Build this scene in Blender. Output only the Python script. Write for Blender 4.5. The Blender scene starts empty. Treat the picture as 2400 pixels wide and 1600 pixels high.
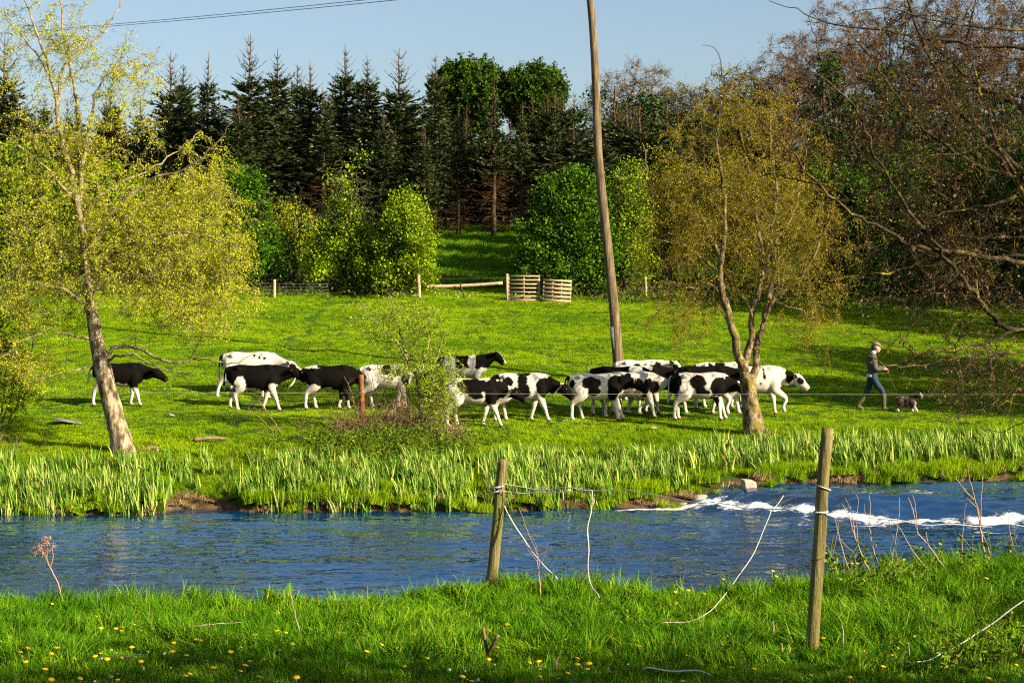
import bpy, math, random
import numpy as np
from mathutils import Vector, Matrix

S = bpy.context.scene
COL = S.collection
R = math.radians
# ---------------------------------------------------------------- camera, sky, sun, exposure
FPX, VH, CZ = 4200.0, 740.0, 4.0           # focal length in photo pixels, horizon row, eye height above the river
cam = bpy.data.cameras.new('camera'); camo = bpy.data.objects.new('camera', cam); COL.objects.link(camo)
camo.location = (0, 0, CZ); camo.rotation_euler = (R(90), 0, 0)
cam.sensor_width = 36; cam.lens = 36 * FPX / 2400; cam.shift_y = (VH - 800) / 2400
cam.clip_start = 0.1; cam.clip_end = 3000
S.camera = camo
SUN_AZ, SUN_EL = R(120), R(26)              # clockwise from +Y (the view direction), height
to_sun = Vector((math.sin(SUN_AZ) * math.cos(SUN_EL), math.cos(SUN_AZ) * math.cos(SUN_EL), math.sin(SUN_EL)))
W = bpy.data.worlds.new('World'); S.world = W; W.use_nodes = True
wn = W.node_tree; bg = wn.nodes['Background']
sky = wn.nodes.new('ShaderNodeTexSky'); sky.sky_type = 'NISHITA'; sky.sun_disc = False
sky.sun_elevation = SUN_EL; sky.sun_rotation = SUN_AZ; sky.air_density = 1.0; sky.dust_density = 2.2; sky.ozone_density = 1.2
wn.links.new(sky.outputs[0], bg.inputs[0]); bg.inputs[1].default_value = 0.063
sun = bpy.data.lights.new('sun', 'SUN'); sun.energy = 5.0; sun.angle = R(0.55); sun.color = (1.0, 0.88, 0.62)
suno = bpy.data.objects.new('sun', sun); COL.objects.link(suno); suno.rotation_euler = to_sun.to_track_quat('Z', 'Y').to_euler()
S.view_settings.view_transform = 'Standard'; S.view_settings.look = 'None'
S.view_settings.exposure = 1.42; S.view_settings.gamma = 1.0
S.cycles.max_bounces = 5; S.cycles.diffuse_bounces = 1; S.cycles.glossy_bounces = 3; S.cycles.transmission_bounces = 3
S.cycles.transparent_max_bounces = 4; S.cycles.use_denoising = False; S.cycles.use_adaptive_sampling = True; S.cycles.adaptive_threshold = .02; S.cycles.filter_width = 1.2; S.cycles.caustics_reflective = False; S.cycles.caustics_refractive = False

# ---------------------------------------------------------------- helpers
def A(*a): return np.array(a, float)
def at(u, v, Y):
    """photo pixel + real distance -> the point that stands there"""
    return np.array([(u - 1200) / FPX * Y, Y, CZ + (VH - v) / FPX * Y])
def smooth(x, a, b):
    t = np.clip((np.asarray(x, float) - a) / (b - a), 0, 1); return t * t * (3 - 2 * t)
def _hash(i, j, k, s):
    h = (i * 374761393 + j * 668265263 + k * 2147483647 + s * 974634777) & 0xFFFFFFFF
    h = ((h ^ (h >> 13)) * 1274126177) & 0xFFFFFFFF
    return ((h ^ (h >> 16)) & 0xFFFFFF) / 16777215.0
def noise(p, seed=0):
    """value noise in [-1, 1], p (n,3)"""
    p = np.atleast_2d(np.asarray(p, float)); i = np.floor(p).astype(np.int64); f = p - i; f = f * f * (3 - 2 * f)
    out = 0
    for a in (0, 1):
        for b in (0, 1):
            for c in (0, 1):
                w = (f[:, 0] if a else 1 - f[:, 0]) * (f[:, 1] if b else 1 - f[:, 1]) * (f[:, 2] if c else 1 - f[:, 2])
                out = out + w * _hash(i[:, 0] + a, i[:, 1] + b, i[:, 2] + c, seed)
    return out * 2 - 1
def noise2(x, y, seed=0): return noise(np.stack([np.ravel(x), np.ravel(y), np.full(np.size(x), .5)], 1), seed).reshape(np.shape(x))
def unit(v): v = np.asarray(v, float); return v / np.maximum(np.linalg.norm(v, axis=-1, keepdims=True), 1e-9)

class MB:
    """collects vertices and faces with numpy; build() links one mesh object"""
    def __init__(s): s.V = []; s.F = []; s.M = []; s.n = 0; s.C = []
    def add(s, V, F, m=0, col=None):
        V = np.asarray(V, float).reshape(-1, 3); F = np.asarray(F, np.int64)
        s.V.append(V); s.F.append(F + s.n); s.M.append(np.full(len(F), m)); s.n += len(V)
        s.C.append(np.tile(col, (len(V), 1)) if col is not None and np.ndim(col) == 1 else col)
    def mesh(s, name, mats=(), smooth_=True, origin=(0, 0, 0)):
        me = bpy.data.meshes.new(name)
        V = np.concatenate(s.V) - np.asarray(origin, float) if s.V else np.zeros((0, 3))
        me.vertices.add(len(V)); me.vertices.foreach_set('co', V.astype(np.float32).ravel())
        tot = sum(f.size for f in s.F); npoly = sum(len(f) for f in s.F)
        me.loops.add(tot); me.loops.foreach_set('vertex_index', np.concatenate([f.ravel() for f in s.F]).astype(np.int32))
        me.polygons.add(npoly)
        sizes = np.concatenate([np.full(len(f), f.shape[1]) for f in s.F]); st = np.concatenate([[0], np.cumsum(sizes)[:-1]])
        me.polygons.foreach_set('loop_start', st.astype(np.int32))
        me.polygons.foreach_set('material_index', np.concatenate(s.M).astype(np.int32))
        if smooth_: me.polygons.foreach_set('use_smooth', np.ones(npoly, bool))
        for m in (mats if isinstance(mats, (list, tuple)) else [mats]): me.materials.append(m)
        if s.C and all(c is not None for c in s.C):
            a = me.color_attributes.new('col', 'FLOAT_COLOR', 'POINT'); c = np.concatenate(s.C)
            a.data.foreach_set('color', np.concatenate([c, np.ones((len(c), 1))], 1).astype(np.float32).ravel())
        me.update(calc_edges=True); me.validate()
        return me
    def build(s, name, mats, parent=None, smooth_=True, origin=(0, 0, 0)):
        return link(name, s.mesh(name, mats, smooth_, origin), parent)
def link(name, data, parent=None):
    o = bpy.data.objects.new(name, data); COL.objects.link(o)
    if parent is not None: o.parent = parent
    return o
def tag(o, label=None, cat=None, group=None, kind=None):
    for k, v in (('label', label), ('category', cat), ('group', group), ('kind', kind)):
        if v: o[k] = v
    return o
def empty(name, loc, label, cat, group=None, rz=0.0, scale=1.0):
    e = bpy.data.objects.new(name, None); COL.objects.link(e); e.location = [float(c) for c in loc]; e.rotation_euler = (0, 0, rz); e.scale = (scale,) * 3
    e.empty_display_size = .2
    return tag(e, label, cat, group)
def copy_tree(o, parent=None):
    c = o.copy(); COL.objects.link(c); c.parent = parent
    for ch in list(o.children): copy_tree(ch, c)
    return c

def tubes(mb, P, Rr, k=5, m=0, col=None, cap=True):
    """a batch of tubes: P (m,n,3), Rr (m,n)"""
    P = np.asarray(P, float); Rr = np.asarray(Rr, float)
    if P.ndim == 2: P = P[None]; Rr = np.broadcast_to(Rr, P.shape[:2])
    M_, n, _ = P.shape
    T = np.empty_like(P); T[:, 1:-1] = P[:, 2:] - P[:, :-2]; T[:, 0] = P[:, 1] - P[:, 0]; T[:, -1] = P[:, -1] - P[:, -2]; T = unit(T)
    mean = unit(P[:, -1] - P[:, 0]); ref = np.zeros((M_, 3)); ref[np.arange(M_), np.argmin(np.abs(mean), 1)] = 1
    U = unit(np.cross(T, ref[:, None, :])); Wv = np.cross(T, U)
    a = np.arange(k) * 2 * np.pi / k
    ring = U[:, :, None, :] * np.cos(a)[None, None, :, None] + Wv[:, :, None, :] * np.sin(a)[None, None, :, None]
    V = (P[:, :, None, :] + ring * Rr[:, :, None, None]).reshape(-1, 3)
    i = np.arange(n - 1)[:, None] * k; j = np.arange(k)[None, :]
    q = np.stack([i + j, i + (j + 1) % k, i + k + (j + 1) % k, i + k + j], -1).reshape(-1, 4)
    F = (q[None] + (np.arange(M_) * n * k)[:, None, None]).reshape(-1, 4)
    mb.add(V, F, m, col)
    if cap and k > 3:
        base = (np.arange(M_) * n * k)[:, None] - len(V)
        e = np.concatenate([base + np.arange(k)[::-1], base + (n - 1) * k + np.arange(k)]) + len(V)
        mb.F.append(e + mb.n - len(V)); mb.M.append(np.full(len(e), m))
def loft(mb, pts, ra, rb, up=(0, 0, 1), k=14, m=0, col=None):
    """closed tube with elliptical sections: ra sideways, rb along 'up'"""
    P = np.asarray(pts, float); n = len(P)
    T = unit(np.gradient(P, axis=0)); U = unit(np.cross(np.broadcast_to(np.asarray(up, float), T.shape), T)); B = np.cross(T, U)
    a = np.arange(k) * 2 * np.pi / k
    V = (P[:, None] + U[:, None] * (np.cos(a)[None, :, None] * np.asarray(ra)[:, None, None]) + B[:, None] * (np.sin(a)[None, :, None] * np.asarray(rb)[:, None, None])).reshape(-1, 3)
    V = np.concatenate([V, P[:1], P[-1:]])
    i = np.arange(n - 1)[:, None] * k; j = np.arange(k)[None, :]
    q = np.stack([i + j, i + (j + 1) % k, i + k + (j + 1) % k, i + k + j], -1).reshape(-1, 4)
    jj = np.arange(k); z0 = np.stack([np.full(k, n * k), (jj + 1) % k, jj], 1); z1 = np.stack([np.full(k, n * k + 1), (n - 1) * k + jj, (n - 1) * k + (jj + 1) % k], 1)
    nn = mb.n
    mb.add(V, q, m, col); mb.F.append(z0 + nn); mb.F.append(z1 + nn); mb.M.append(np.full(2 * k, m))
def ball(mb, c, r, m=0, col=None):
    c = np.asarray(c, float); r = np.broadcast_to(np.asarray(r, float), (3,))
    z = np.array([-.98, -.8, -.4, 0, .4, .8, .98]); pts = np.stack([z * 0, z * 0, z], 1) * r + c; w = np.sqrt(1 - z * z)
    loft(mb, pts, w * r[0], w * r[1], up=(0, 1, 0), k=10, m=m, col=col)
def box(mb, c, size, rot=None, m=0, col=None):
    c = np.asarray(c, float); h = np.asarray(size, float) / 2
    V = np.array([[x, y, z] for x in (-1, 1) for y in (-1, 1) for z in (-1, 1)]) * h
    if rot is not None: V = V @ np.asarray(rot, float).T
    mb.add(V + c, [[0, 1, 3, 2], [4, 6, 7, 5], [0, 4, 5, 1], [2, 3, 7, 6], [0, 2, 6, 4], [1, 5, 7, 3]], m, col)
def rhombs(mb, P, rng, L, wid, dirs=None, m=0, col=None, dev=1.0):
    """leaf-shaped quads at P, length L (array or number)"""
    P = np.asarray(P, float); n = len(P)
    if n == 0: return
    d = rng.normal(size=(n, 3)) if dirs is None else np.asarray(dirs) + rng.normal(size=(n, 3)) * dev
    d = unit(d); b = unit(np.cross(d, rng.normal(size=(n, 3)))); L = np.broadcast_to(np.asarray(L, float), (n,))[:, None]; w = L * wid
    V = np.stack([P, P + d * L * .5 + b * w * .5, P + d * L, P + d * L * .5 - b * w * .5], 1).reshape(-1, 3)
    mb.add(V, np.arange(n * 4).reshape(-1, 4), m, col)
def ribbons(mb, P, H, wid, lean, rng, seg=3, m=0, face=None):
    """upright grass-like blades: base P, height H, width wid, lean vectors (n,3) added at the tip"""
    n = len(P); a = rng.uniform(0, 2 * np.pi, n) if face is None else face
    side = np.stack([np.cos(a), np.sin(a), np.zeros(n)], 1)
    rows = []
    for s in range(seg + 1):
        t = s / seg; c = P + np.stack([np.zeros(n), np.zeros(n), H * t * (1 - .25 * t * np.linalg.norm(lean[:, :2], axis=1) / np.maximum(H, 1e-6))], 1) + lean * (t * t)
        w = (wid * (1 - t ** 2.2) * .5)[:, None]
        rows += ([c] if s == seg else [c - side * w, c + side * w])
    V = np.stack(rows, 1); kk = V.shape[1]; off = (np.arange(n) * kk)[:, None]
    nn = mb.n
    mb.add(V.reshape(-1, 3), np.concatenate([off + np.array([2 * s, 2 * s + 1, 2 * s + 3, 2 * s + 2]) for s in range(seg - 1)]), m)
    tri = off + np.array([2 * seg - 2, 2 * seg - 1, 2 * seg]); mb.F.append(tri + nn); mb.M.append(np.full(n, m))
def spline(pts, step):
    """Catmull-Rom through pts, resampled at about step"""
    P = np.asarray(pts, float)
    if len(P) < 3: 
        n = max(2, int(np.linalg.norm(P[-1] - P[0]) / step) + 1); return P[0] + (P[-1] - P[0]) * np.linspace(0, 1, n)[:, None]
    Q = np.concatenate([[2 * P[0] - P[1]], P, [2 * P[-1] - P[-2]]]); out = []
    for i in range(1, len(Q) - 2):
        n = max(2, int(np.linalg.norm(Q[i + 1, :3] - Q[i, :3]) / step) + 1)
        for t in np.linspace(0, 1, n, endpoint=False):
            out.append(.5 * (2 * Q[i] + (Q[i + 1] - Q[i - 1]) * t + (2 * Q[i - 1] - 5 * Q[i] + 4 * Q[i + 1] - Q[i + 2]) * t * t + (3 * Q[i] - Q[i - 1] - 3 * Q[i + 1] + Q[i + 2]) * t ** 3))
    return np.array(out + [P[-1]])

# ---------------------------------------------------------------- materials
def newmat(name):
    m = bpy.data.materials.new(name); m.use_nodes = True; nt = m.node_tree; nt.nodes.clear()
    o = nt.nodes.new('ShaderNodeOutputMaterial'); return m, nt, o
def N(nt, typ, **kw):
    n = nt.nodes.new('ShaderNode' + typ)
    for k, v in kw.items():
        if k in n.inputs.keys() if isinstance(k, str) else False: n.inputs[k].default_value = v
        else: setattr(n, k, v)
    return n
def rgba(c): return (c[0], c[1], c[2], 1.0)
def ramp(nt, fac, stops):
    r = nt.nodes.new('ShaderNodeValToRGB'); el = r.color_ramp.elements
    while len(el) < len(stops): el.new(.5)
    for e, (p, c) in zip(el, stops): e.position = p; e.color = rgba(c)
    nt.links.new(fac, r.inputs[0]); return r.outputs[0]
def mixc(nt, fac, a, b, mode='MIX'):
    n = nt.nodes.new('ShaderNodeMix'); n.data_type = 'RGBA'; n.blend_type = mode
    for s, v in ((n.inputs[0], fac), (n.inputs[6], a), (n.inputs[7], b)):
        if hasattr(v, 'links') or hasattr(v, 'is_linked'): nt.links.new(v, s)
        else: s.default_value = v if not isinstance(v, tuple) else rgba(v)
    return n.outputs[2]
def tex_noise(nt, scale, vec=None, detail=3.0, rough=.55, dist=0.0):
    n = nt.nodes.new('ShaderNodeTexNoise'); n.inputs['Scale'].default_value = scale; n.inputs['Detail'].default_value = detail; n.inputs['Roughness'].default_value = rough; n.inputs['Distortion'].default_value = dist
    if vec is not None: nt.links.new(vec, n.inputs['Vector'])
    return n.outputs[0]
def position(nt, scale=(1, 1, 1)):
    g = nt.nodes.new('ShaderNodeNewGeometry'); mp = nt.nodes.new('ShaderNodeMapping'); mp.inputs['Scale'].default_value = scale
    nt.links.new(g.outputs['Position'], mp.inputs['Vector']); return mp.outputs[0]
def objcoord(nt, scale=(1, 1, 1)):
    g = nt.nodes.new('ShaderNodeTexCoord'); mp = nt.nodes.new('ShaderNodeMapping'); mp.inputs['Scale'].default_value = scale
    nt.links.new(g.outputs['Object'], mp.inputs['Vector']); return mp.outputs[0]
def leaf_mat(name, stops, transl=.35, rough=.55, spec=.25, patch=None, inst=False):
    rough = .8; spec = .06; transl = transl * .65
    """stops: colours picked per leaf; patch=(scale, c, amount): broad colour patches by place"""
    m, nt, o = newmat(name)
    g = nt.nodes.new('ShaderNodeNewGeometry'); f = g.outputs['Random Per Island']
    col = ramp(nt, f, stops)
    if patch:
        nz = tex_noise(nt, patch[0], position(nt, patch[3] if len(patch) > 3 else (1, 1, 1)), 4)
        r = ramp(nt, nz, [(.38, (0, 0, 0)), (.66, (1, 1, 1))])
        mm = nt.nodes.new('ShaderNodeMath'); mm.operation = 'MULTIPLY'; nt.links.new(r, mm.inputs[0]); mm.inputs[1].default_value = patch[2]
        col = mixc(nt, mm.outputs[0], col, patch[1])
    p = nt.nodes.new('ShaderNodeBsdfPrincipled'); p.inputs['Roughness'].default_value = rough; p.inputs['Specular IOR Level'].default_value = spec
    nt.links.new(col, p.inputs['Base Color'])
    if transl > 0:
        t = nt.nodes.new('ShaderNodeBsdfTranslucent'); nt.links.new(mixc(nt, 1.0, col, (1.0, .95, .45), 'MULTIPLY'), t.inputs[0]); mx = nt.nodes.new('ShaderNodeMixShader'); mx.inputs[0].default_value = transl
        nt.links.new(p.outputs[0], mx.inputs[1]); nt.links.new(t.outputs[0], mx.inputs[2]); nt.links.new(mx.outputs[0], o.inputs[0])
    else: nt.links.new(p.outputs[0], o.inputs[0])
    return m
def bark_mat(name, stops, scale=6.0, stretch=(1, 1, .25), rough=.9, bump=.4, patch=None):
    m, nt, o = newmat(name); vec = position(nt, stretch)
    f = tex_noise(nt, scale, vec, 5, .65); col = ramp(nt, f, stops)
    if patch:
        pf = tex_noise(nt, patch[0], position(nt), 4, .6); pr = ramp(nt, pf, [(patch[2], (0, 0, 0)), (patch[2] + .12, (1, 1, 1))]); col = mixc(nt, pr, col, patch[1])
    p = nt.nodes.new('ShaderNodeBsdfPrincipled'); p.inputs['Roughness'].default_value = rough; p.inputs['Specular IOR Level'].default_value = .2
    nt.links.new(col, p.inputs['Base Color'])
    if bump:
        b = nt.nodes.new('ShaderNodeBump'); b.inputs['Strength'].default_value = bump; b.inputs['Distance'].default_value = .03
        nt.links.new(tex_noise(nt, scale * 2.5, vec, 4, .7), b.inputs['Height']); nt.links.new(b.outputs[0], p.inputs['Normal'])
    nt.links.new(p.outputs[0], o.inputs[0]); return m
def vcol_mat(name, rough=.7, spec=.25, sheen=0.0, fine=None):
    m, nt, o = newmat(name); a = nt.nodes.new('ShaderNodeVertexColor'); a.layer_name = 'col'
    p = nt.nodes.new('ShaderNodeBsdfPrincipled'); p.inputs['Roughness'].default_value = rough; p.inputs['Specular IOR Level'].default_value = spec
    col = a.outputs[0]
    if fine: col = mixc(nt, ramp(nt, tex_noise(nt, fine[0], objcoord(nt), 4, .7), [(.35, (fine[1],) * 3), (.7, (1, 1, 1))]), (0., 0., 0.), col) if False else mixc(nt, 1.0, col, ramp(nt, tex_noise(nt, fine[0], objcoord(nt), 4, .7), [(.3, (fine[1],) * 3), (.65, (1, 1, 1))]), 'MULTIPLY')
    nt.links.new(col, p.inputs['Base Color']); nt.links.new(p.outputs[0], o.inputs[0]); return m
def plain_mat(name, c, rough=.7, spec=.3, var=None, metal=0.0):
    m, nt, o = newmat(name); p = nt.nodes.new('ShaderNodeBsdfPrincipled'); p.inputs['Roughness'].default_value = rough; p.inputs['Specular IOR Level'].default_value = spec; p.inputs['Metallic'].default_value = metal
    if var:
        col = ramp(nt, tex_noise(nt, var[0], objcoord(nt), 4, .6), [(.35, c), (.68, var[1])]); nt.links.new(col, p.inputs['Base Color'])
    else: p.inputs['Base Color'].default_value = rgba(c)
    nt.links.new(p.outputs[0], o.inputs[0]); return m
# ---------------------------------------------------------------- terrain
def far_edge(x): return np.interp(x, [-60, -7.3, -6.9, -5.9, -5.5, -1, 1.7, 4.4, 6.5, 11, 60], [35.9, 35.9, 36.7, 36.7, 36.3, 36.4, 36.9, 37.8, 38.7, 39.3, 42])
def near_edge(x): return np.interp(x, [-60, -5, -2.2, -1.1, -.3, .5, 1.2, 2.4, 3.4, 5, 60], [12.7, 12.7, 12.75, 12.6, 13.6, 13.5, 13.1, 13.6, 14.3, 14.6, 16])
def height(x, y):
    x = np.asarray(x, float); y = np.asarray(y, float)
    t = y - far_edge(x)
    zf = np.interp(t, [-3, -.4, 0, .25, .8, 1.5, 4, 6, 8, 9.5, 30, 60, 76, 90, 400], [-.9, -.5, -.03, .2, .36, .52, .98, 1.3, 1.52, 1.6, 4.5, 8.6, 10, 10.2, 6])
    zf = zf + smooth(x, 3, 6) * .36 * np.clip(1 - t / 6, 0, 1) * (t > -1)
    tn = y - near_edge(x)
    zn = np.interp(tn, [-300, -30, -12, 0, .4, 1.2, 3, 6], [5, 2.6, 2.0, 1.93, 1.75, 1.0, -.4, -.9])
    z = np.maximum(zf, zn)
    land = np.maximum(smooth(t, .2, 2), smooth(-tn, -.3, .8))
    wob = .07 * noise2(x / 1.9, y / 1.9, 3) + .03 * noise2(x / .7, y / .7, 4) + .12 * noise2(x / 6, y / 6, 5)
    z = z + land * wob * np.where(y < 20, .7, 1.0)
    z = z + smooth(x, 1.5, 3.5) * np.exp(-((tn + 1.1) / 1.1) ** 2) * .12
    return z
def gz(x, y): return float(height(np.array([x]), np.array([y]))[0])
def gnd(u, v, y0=36.0, y1=115.0):
    """the ground point seen at a photo pixel, searched between two distances"""
    Y = np.linspace(y0, y1, 3000); P = at(u, v, Y[:, None] if False else Y).T if False else None
    X = (u - 1200) / FPX * Y; Z = CZ + (VH - v) / FPX * Y
    h = height(X, Y) - Z; i = np.argmax(h >= 0)
    if h[i] < 0: i = int(np.argmax(h))
    return np.array([X[i], Y[i], float(height(X[i:i + 1], Y[i:i + 1])[0])])
def water_level(x, y): return .36 * smooth(y - weir_y(x) + .35 * noise2(x / .7, y / .7, 19), -.9, 1.2) * smooth(x, 3.0, 4.6)
def weir_y(x): return np.interp(x, [3.0, 3.9, 6, 9.9, 30], [38.2, 37.5, 35.9, 34.5, 30])

def grid_mesh(xs, ys, zf, extra=None):
    X, Y = np.meshgrid(xs, ys); Z = zf(X.ravel(), Y.ravel()); V = np.stack([X.ravel(), Y.ravel(), Z], 1)
    nx = len(xs); i, j = np.meshgrid(np.arange(nx - 1), np.arange(len(ys) - 1)); a = (j * nx + i).ravel()
    return V, np.stack([a, a + 1, a + nx + 1, a + nx], 1)
def stretch(lo, a, b, hi, fine, n):
    l = lo + (a - lo) * (1 - np.linspace(1, 0, n, endpoint=False) ** 2.2); r = b + (hi - b) * np.linspace(0, 1, n + 1)[1:] ** 2.2
    return np.concatenate([l, np.arange(a, b, fine), [b], r])
def ground_material():
    m, nt, o = newmat('meadow_ground')
    pos = position(nt); big = tex_noise(nt, .5, pos, 5, .6); fine = tex_noise(nt, 14, pos, 5, .7)
    g = ramp(nt, big, [(.3, (.02, .06, .004)), (.5, (.035, .085, .005)), (.72, (.06, .10, .008))])
    g = mixc(nt, .6, g, ramp(nt, fine, [(.25, (.35, .35, .35)), (.7, (1.2, 1.2, 1.0))]), 'MULTIPLY')
    mud = ramp(nt, tex_noise(nt, 5, pos, 5, .7), [(.3, (.025, .016, .009)), (.55, (.10, .06, .028)), (.75, (.19, .12, .055))])
    at_ = nt.nodes.new('ShaderNodeAttribute'); at_.attribute_name = 'mud'
    col = mixc(nt, at_.outputs['Fac'], g, mud)
    p = nt.nodes.new('ShaderNodeBsdfPrincipled'); p.inputs['Roughness'].default_value = .95; p.inputs['Specular IOR Level'].default_value = .1; nt.links.new(col, p.inputs[0])
    b = nt.nodes.new('ShaderNodeBump'); b.inputs['Strength'].default_value = .8; b.inputs['Distance'].default_value = .08; nt.links.new(fine, b.inputs['Height']); nt.links.new(b.outputs[0], p.inputs['Normal'])
    nt.links.new(p.outputs[0], o.inputs[0]); return m
xs = stretch(-500, -22, 24, 500, .3, 16); ys = np.concatenate([np.linspace(-120, 8, 12, endpoint=False), np.arange(8, 17, .2), np.arange(17, 34, 1.0), np.arange(34, 50, .2), np.arange(50, 110, .7), 110 + 700 * np.linspace(0, 1, 14) ** 2])
mb = MB(); V, Fc = grid_mesh(xs, ys, height); mb.add(V, Fc)
ground = mb.build('ground', ground_material()); tag(ground, kind='structure')
t = V[:, 1] - far_edge(V[:, 0]); tn = V[:, 1] - near_edge(V[:, 0])
nz = noise(V * 2.5, 8) * .35
mudv = np.clip(1 - smooth(t + nz, .25, .7), 0, 1) * smooth(tn, .5, 1.0)
mudv = np.maximum(mudv, (1 - smooth(t + nz, .6, 1.1)) * (t > -1) * ((V[:, 0] > -7.3) & (V[:, 0] < -5.5)))
a = ground.data.attributes.new('mud', 'FLOAT', 'POINT'); a.data.foreach_set('value', mudv.astype(np.float32))

# ---------------------------------------------------------------- river
def river_height(x, y):
    z = water_level(x, y)
    d = y - weir_y(x); rap = smooth(x, 2.4, 4.0) * np.exp(-((d + .5) / 1.0) ** 2)
    calm = .8 + .2 * smooth(x, -6, 2)
    ph = y / .62 + 1.5 * noise2(x / 1.3, y / 1.1, 11) + .5 * noise2(x / .5, y / .6, 18); s = ph - np.floor(ph); am = np.clip(.55 + .75 * noise2(x / 1.0, y / .8, 20), .12, 1.3)
    ph2 = y / .27 + 1.6 * noise2(x / .55, y / .5, 26) + .15 * x; s2 = ph2 - np.floor(ph2)
    h = .062 * am * np.where(s < .78, (s / .78) ** 1.7, (1 - s) / .22) + .017 * np.where(s2 < .72, s2 / .72, (1 - s2) / .28) + .018 * noise2(x / .3, y / .26, 12) + .012 * noise2(x / .12, y / .2, 13) + .02 * noise2(x / 1.6, y / 1.2, 14)
    up = smooth(d, 0, .6) * smooth(x, 3, 4.5)
    h = h * calm + rap * (.13 * noise2(x / .5, y / .45, 15) + .07 * noise2(x / .2, y / .2, 16) + .02) + up * (.05 * noise2(x / .9, y / .5, 17))
    return z + h
def water_material():
    m, nt, o = newmat('river_water')
    pos = position(nt); p = nt.nodes.new('ShaderNodeBsdfPrincipled')
    deep = ramp(nt, tex_noise(nt, .35, pos, 2), [(.35, (.001, .020, .065)), (.7, (.002, .032, .10))]); nt.links.new(deep, p.inputs[0])
    p.inputs['Roughness'].default_value = .06; p.inputs['IOR'].default_value = 3.0; p.inputs['Specular IOR Level'].default_value = .5; p.inputs['Specular Tint'].default_value = (.78, .92, 1.0, 1)
    b = nt.nodes.new('ShaderNodeBump'); b.inputs['Strength'].default_value = .25; b.inputs['Distance'].default_value = .05
    nt.links.new(tex_noise(nt, 5.0, position(nt, (1, .8, 1)), 3, .5, .3), b.inputs['Height']); nt.links.new(b.outputs[0], p.inputs['Normal'])
    f = nt.nodes.new('ShaderNodeBsdfPrincipled'); f.inputs[0].default_value = (.86, .88, .9, 1); f.inputs['Roughness'].default_value = .6
    at_ = nt.nodes.new('ShaderNodeAttribute'); at_.attribute_name = 'foam'
    nz = tex_noise(nt, 9, position(nt, (1, 1.6, 1)), 6, .72); add = nt.nodes.new('ShaderNodeMath'); add.operation = 'ADD'; nt.links.new(at_.outputs['Fac'], add.inputs[0]); nt.links.new(nz, add.inputs[1])
    fac = ramp(nt, add.outputs[0], [(.80, (0, 0, 0)), (1.06, (1, 1, 1))])
    mx = nt.nodes.new('ShaderNodeMixShader'); nt.links.new(fac, mx.inputs[0]); nt.links.new(p.outputs[0], mx.inputs[1]); nt.links.new(f.outputs[0], mx.inputs[2]); nt.links.new(mx.outputs[0], o.inputs[0]); return m
xs = np.concatenate([-60 + 47 * np.linspace(0, 1, 60, endpoint=False) ** .6, np.arange(-13, 15, .09), 15 + 45 * np.linspace(0, 1, 60) ** 1.6]); ys = np.concatenate([np.arange(12.5, 24, .5), np.arange(24, 40.5, .07), np.arange(40.6, 43, .4)])
mb = MB(); V, Fc = grid_mesh(xs, ys, river_height); mb.add(V, Fc)
river = mb.build('river', water_material()); tag(river, kind='structure')
d = V[:, 1] - weir_y(V[:, 0]); xx = V[:, 0]
foam = smooth(xx, 2.2, 4.2) * np.exp(-((d + .45 + .3 * noise2(xx / 1.1, V[:, 1] * 0, 25)) / .42) ** 2) * (.40 + .45 * noise2(xx / .45, V[:, 1] / .35, 21))
foam = np.maximum(foam, .46 * smooth(xx, 3.5, 6) * smooth(d, .2, 1.2) * np.clip(noise2(xx / .7, V[:, 1] / .3, 22) * 1.1 + .1, 0, 1))
foam = np.maximum(foam, .5 * np.exp(-((V[:, 1] - far_edge(xx) + .35) / .22) ** 2) * smooth(xx, 1.2, 2.6) * (1 - smooth(xx, 4, 5)))
foam = np.maximum(foam, .42 * smooth(xx, 1.5, 4) * np.exp(-((d + 1.5) / .8) ** 2) * np.clip(.2 + 1.0 * noise2(xx / .5, V[:, 1] / .3, 23), 0, 1))
a = river.data.attributes.new('foam', 'FLOAT', 'POINT'); a.data.foreach_set('value', np.clip(foam, 0, 1).astype(np.float32))

# ---------------------------------------------------------------- grass: tiles of blades, planted as instances on points
def tile_collection(name, mat, n_var, size, blades, h, wid, lean, seed, clump):
    c = bpy.data.collections.new(name)
    for k in range(n_var):
        rng = np.random.default_rng(seed + k); P = rng.uniform(-size / 2, size / 2, (blades * 2, 2)); cl = noise2(P[:, 0] / clump, P[:, 1] / clump, seed + k)
        edge = 1 - smooth(np.max(np.abs(P), 1), size * .40, size * .5); ok = rng.uniform(0, 1, len(P)) < np.clip(.5 + .55 * cl, .12, 1) * (.25 + .75 * edge); P = P[ok]; cl = cl[ok]; n = len(P)
        H = h * (1 + .55 * cl) * rng.uniform(.45, 1.2, n); a = 1.6 * noise2(P[:, 0] / clump / 1.4, P[:, 1] / clump / 1.4, seed + k + 50) * 3.14
        ln = np.stack([np.cos(a), np.sin(a), np.zeros(n)], 1) * (H * lean * rng.uniform(.1, 1.0, n))[:, None] + rng.normal(size=(n, 3)) * (H * .25)[:, None] * A(1, 1, 0)
        mb = MB(); ribbons(mb, np.column_stack([P, np.full(n, -.015)]), H, wid * rng.uniform(.7, 1.3, n), ln, rng, 2 if wid > .008 else 3)
        o = bpy.data.objects.new(name, mb.mesh(name, mat, False)); c.objects.link(o)
    return c
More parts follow.
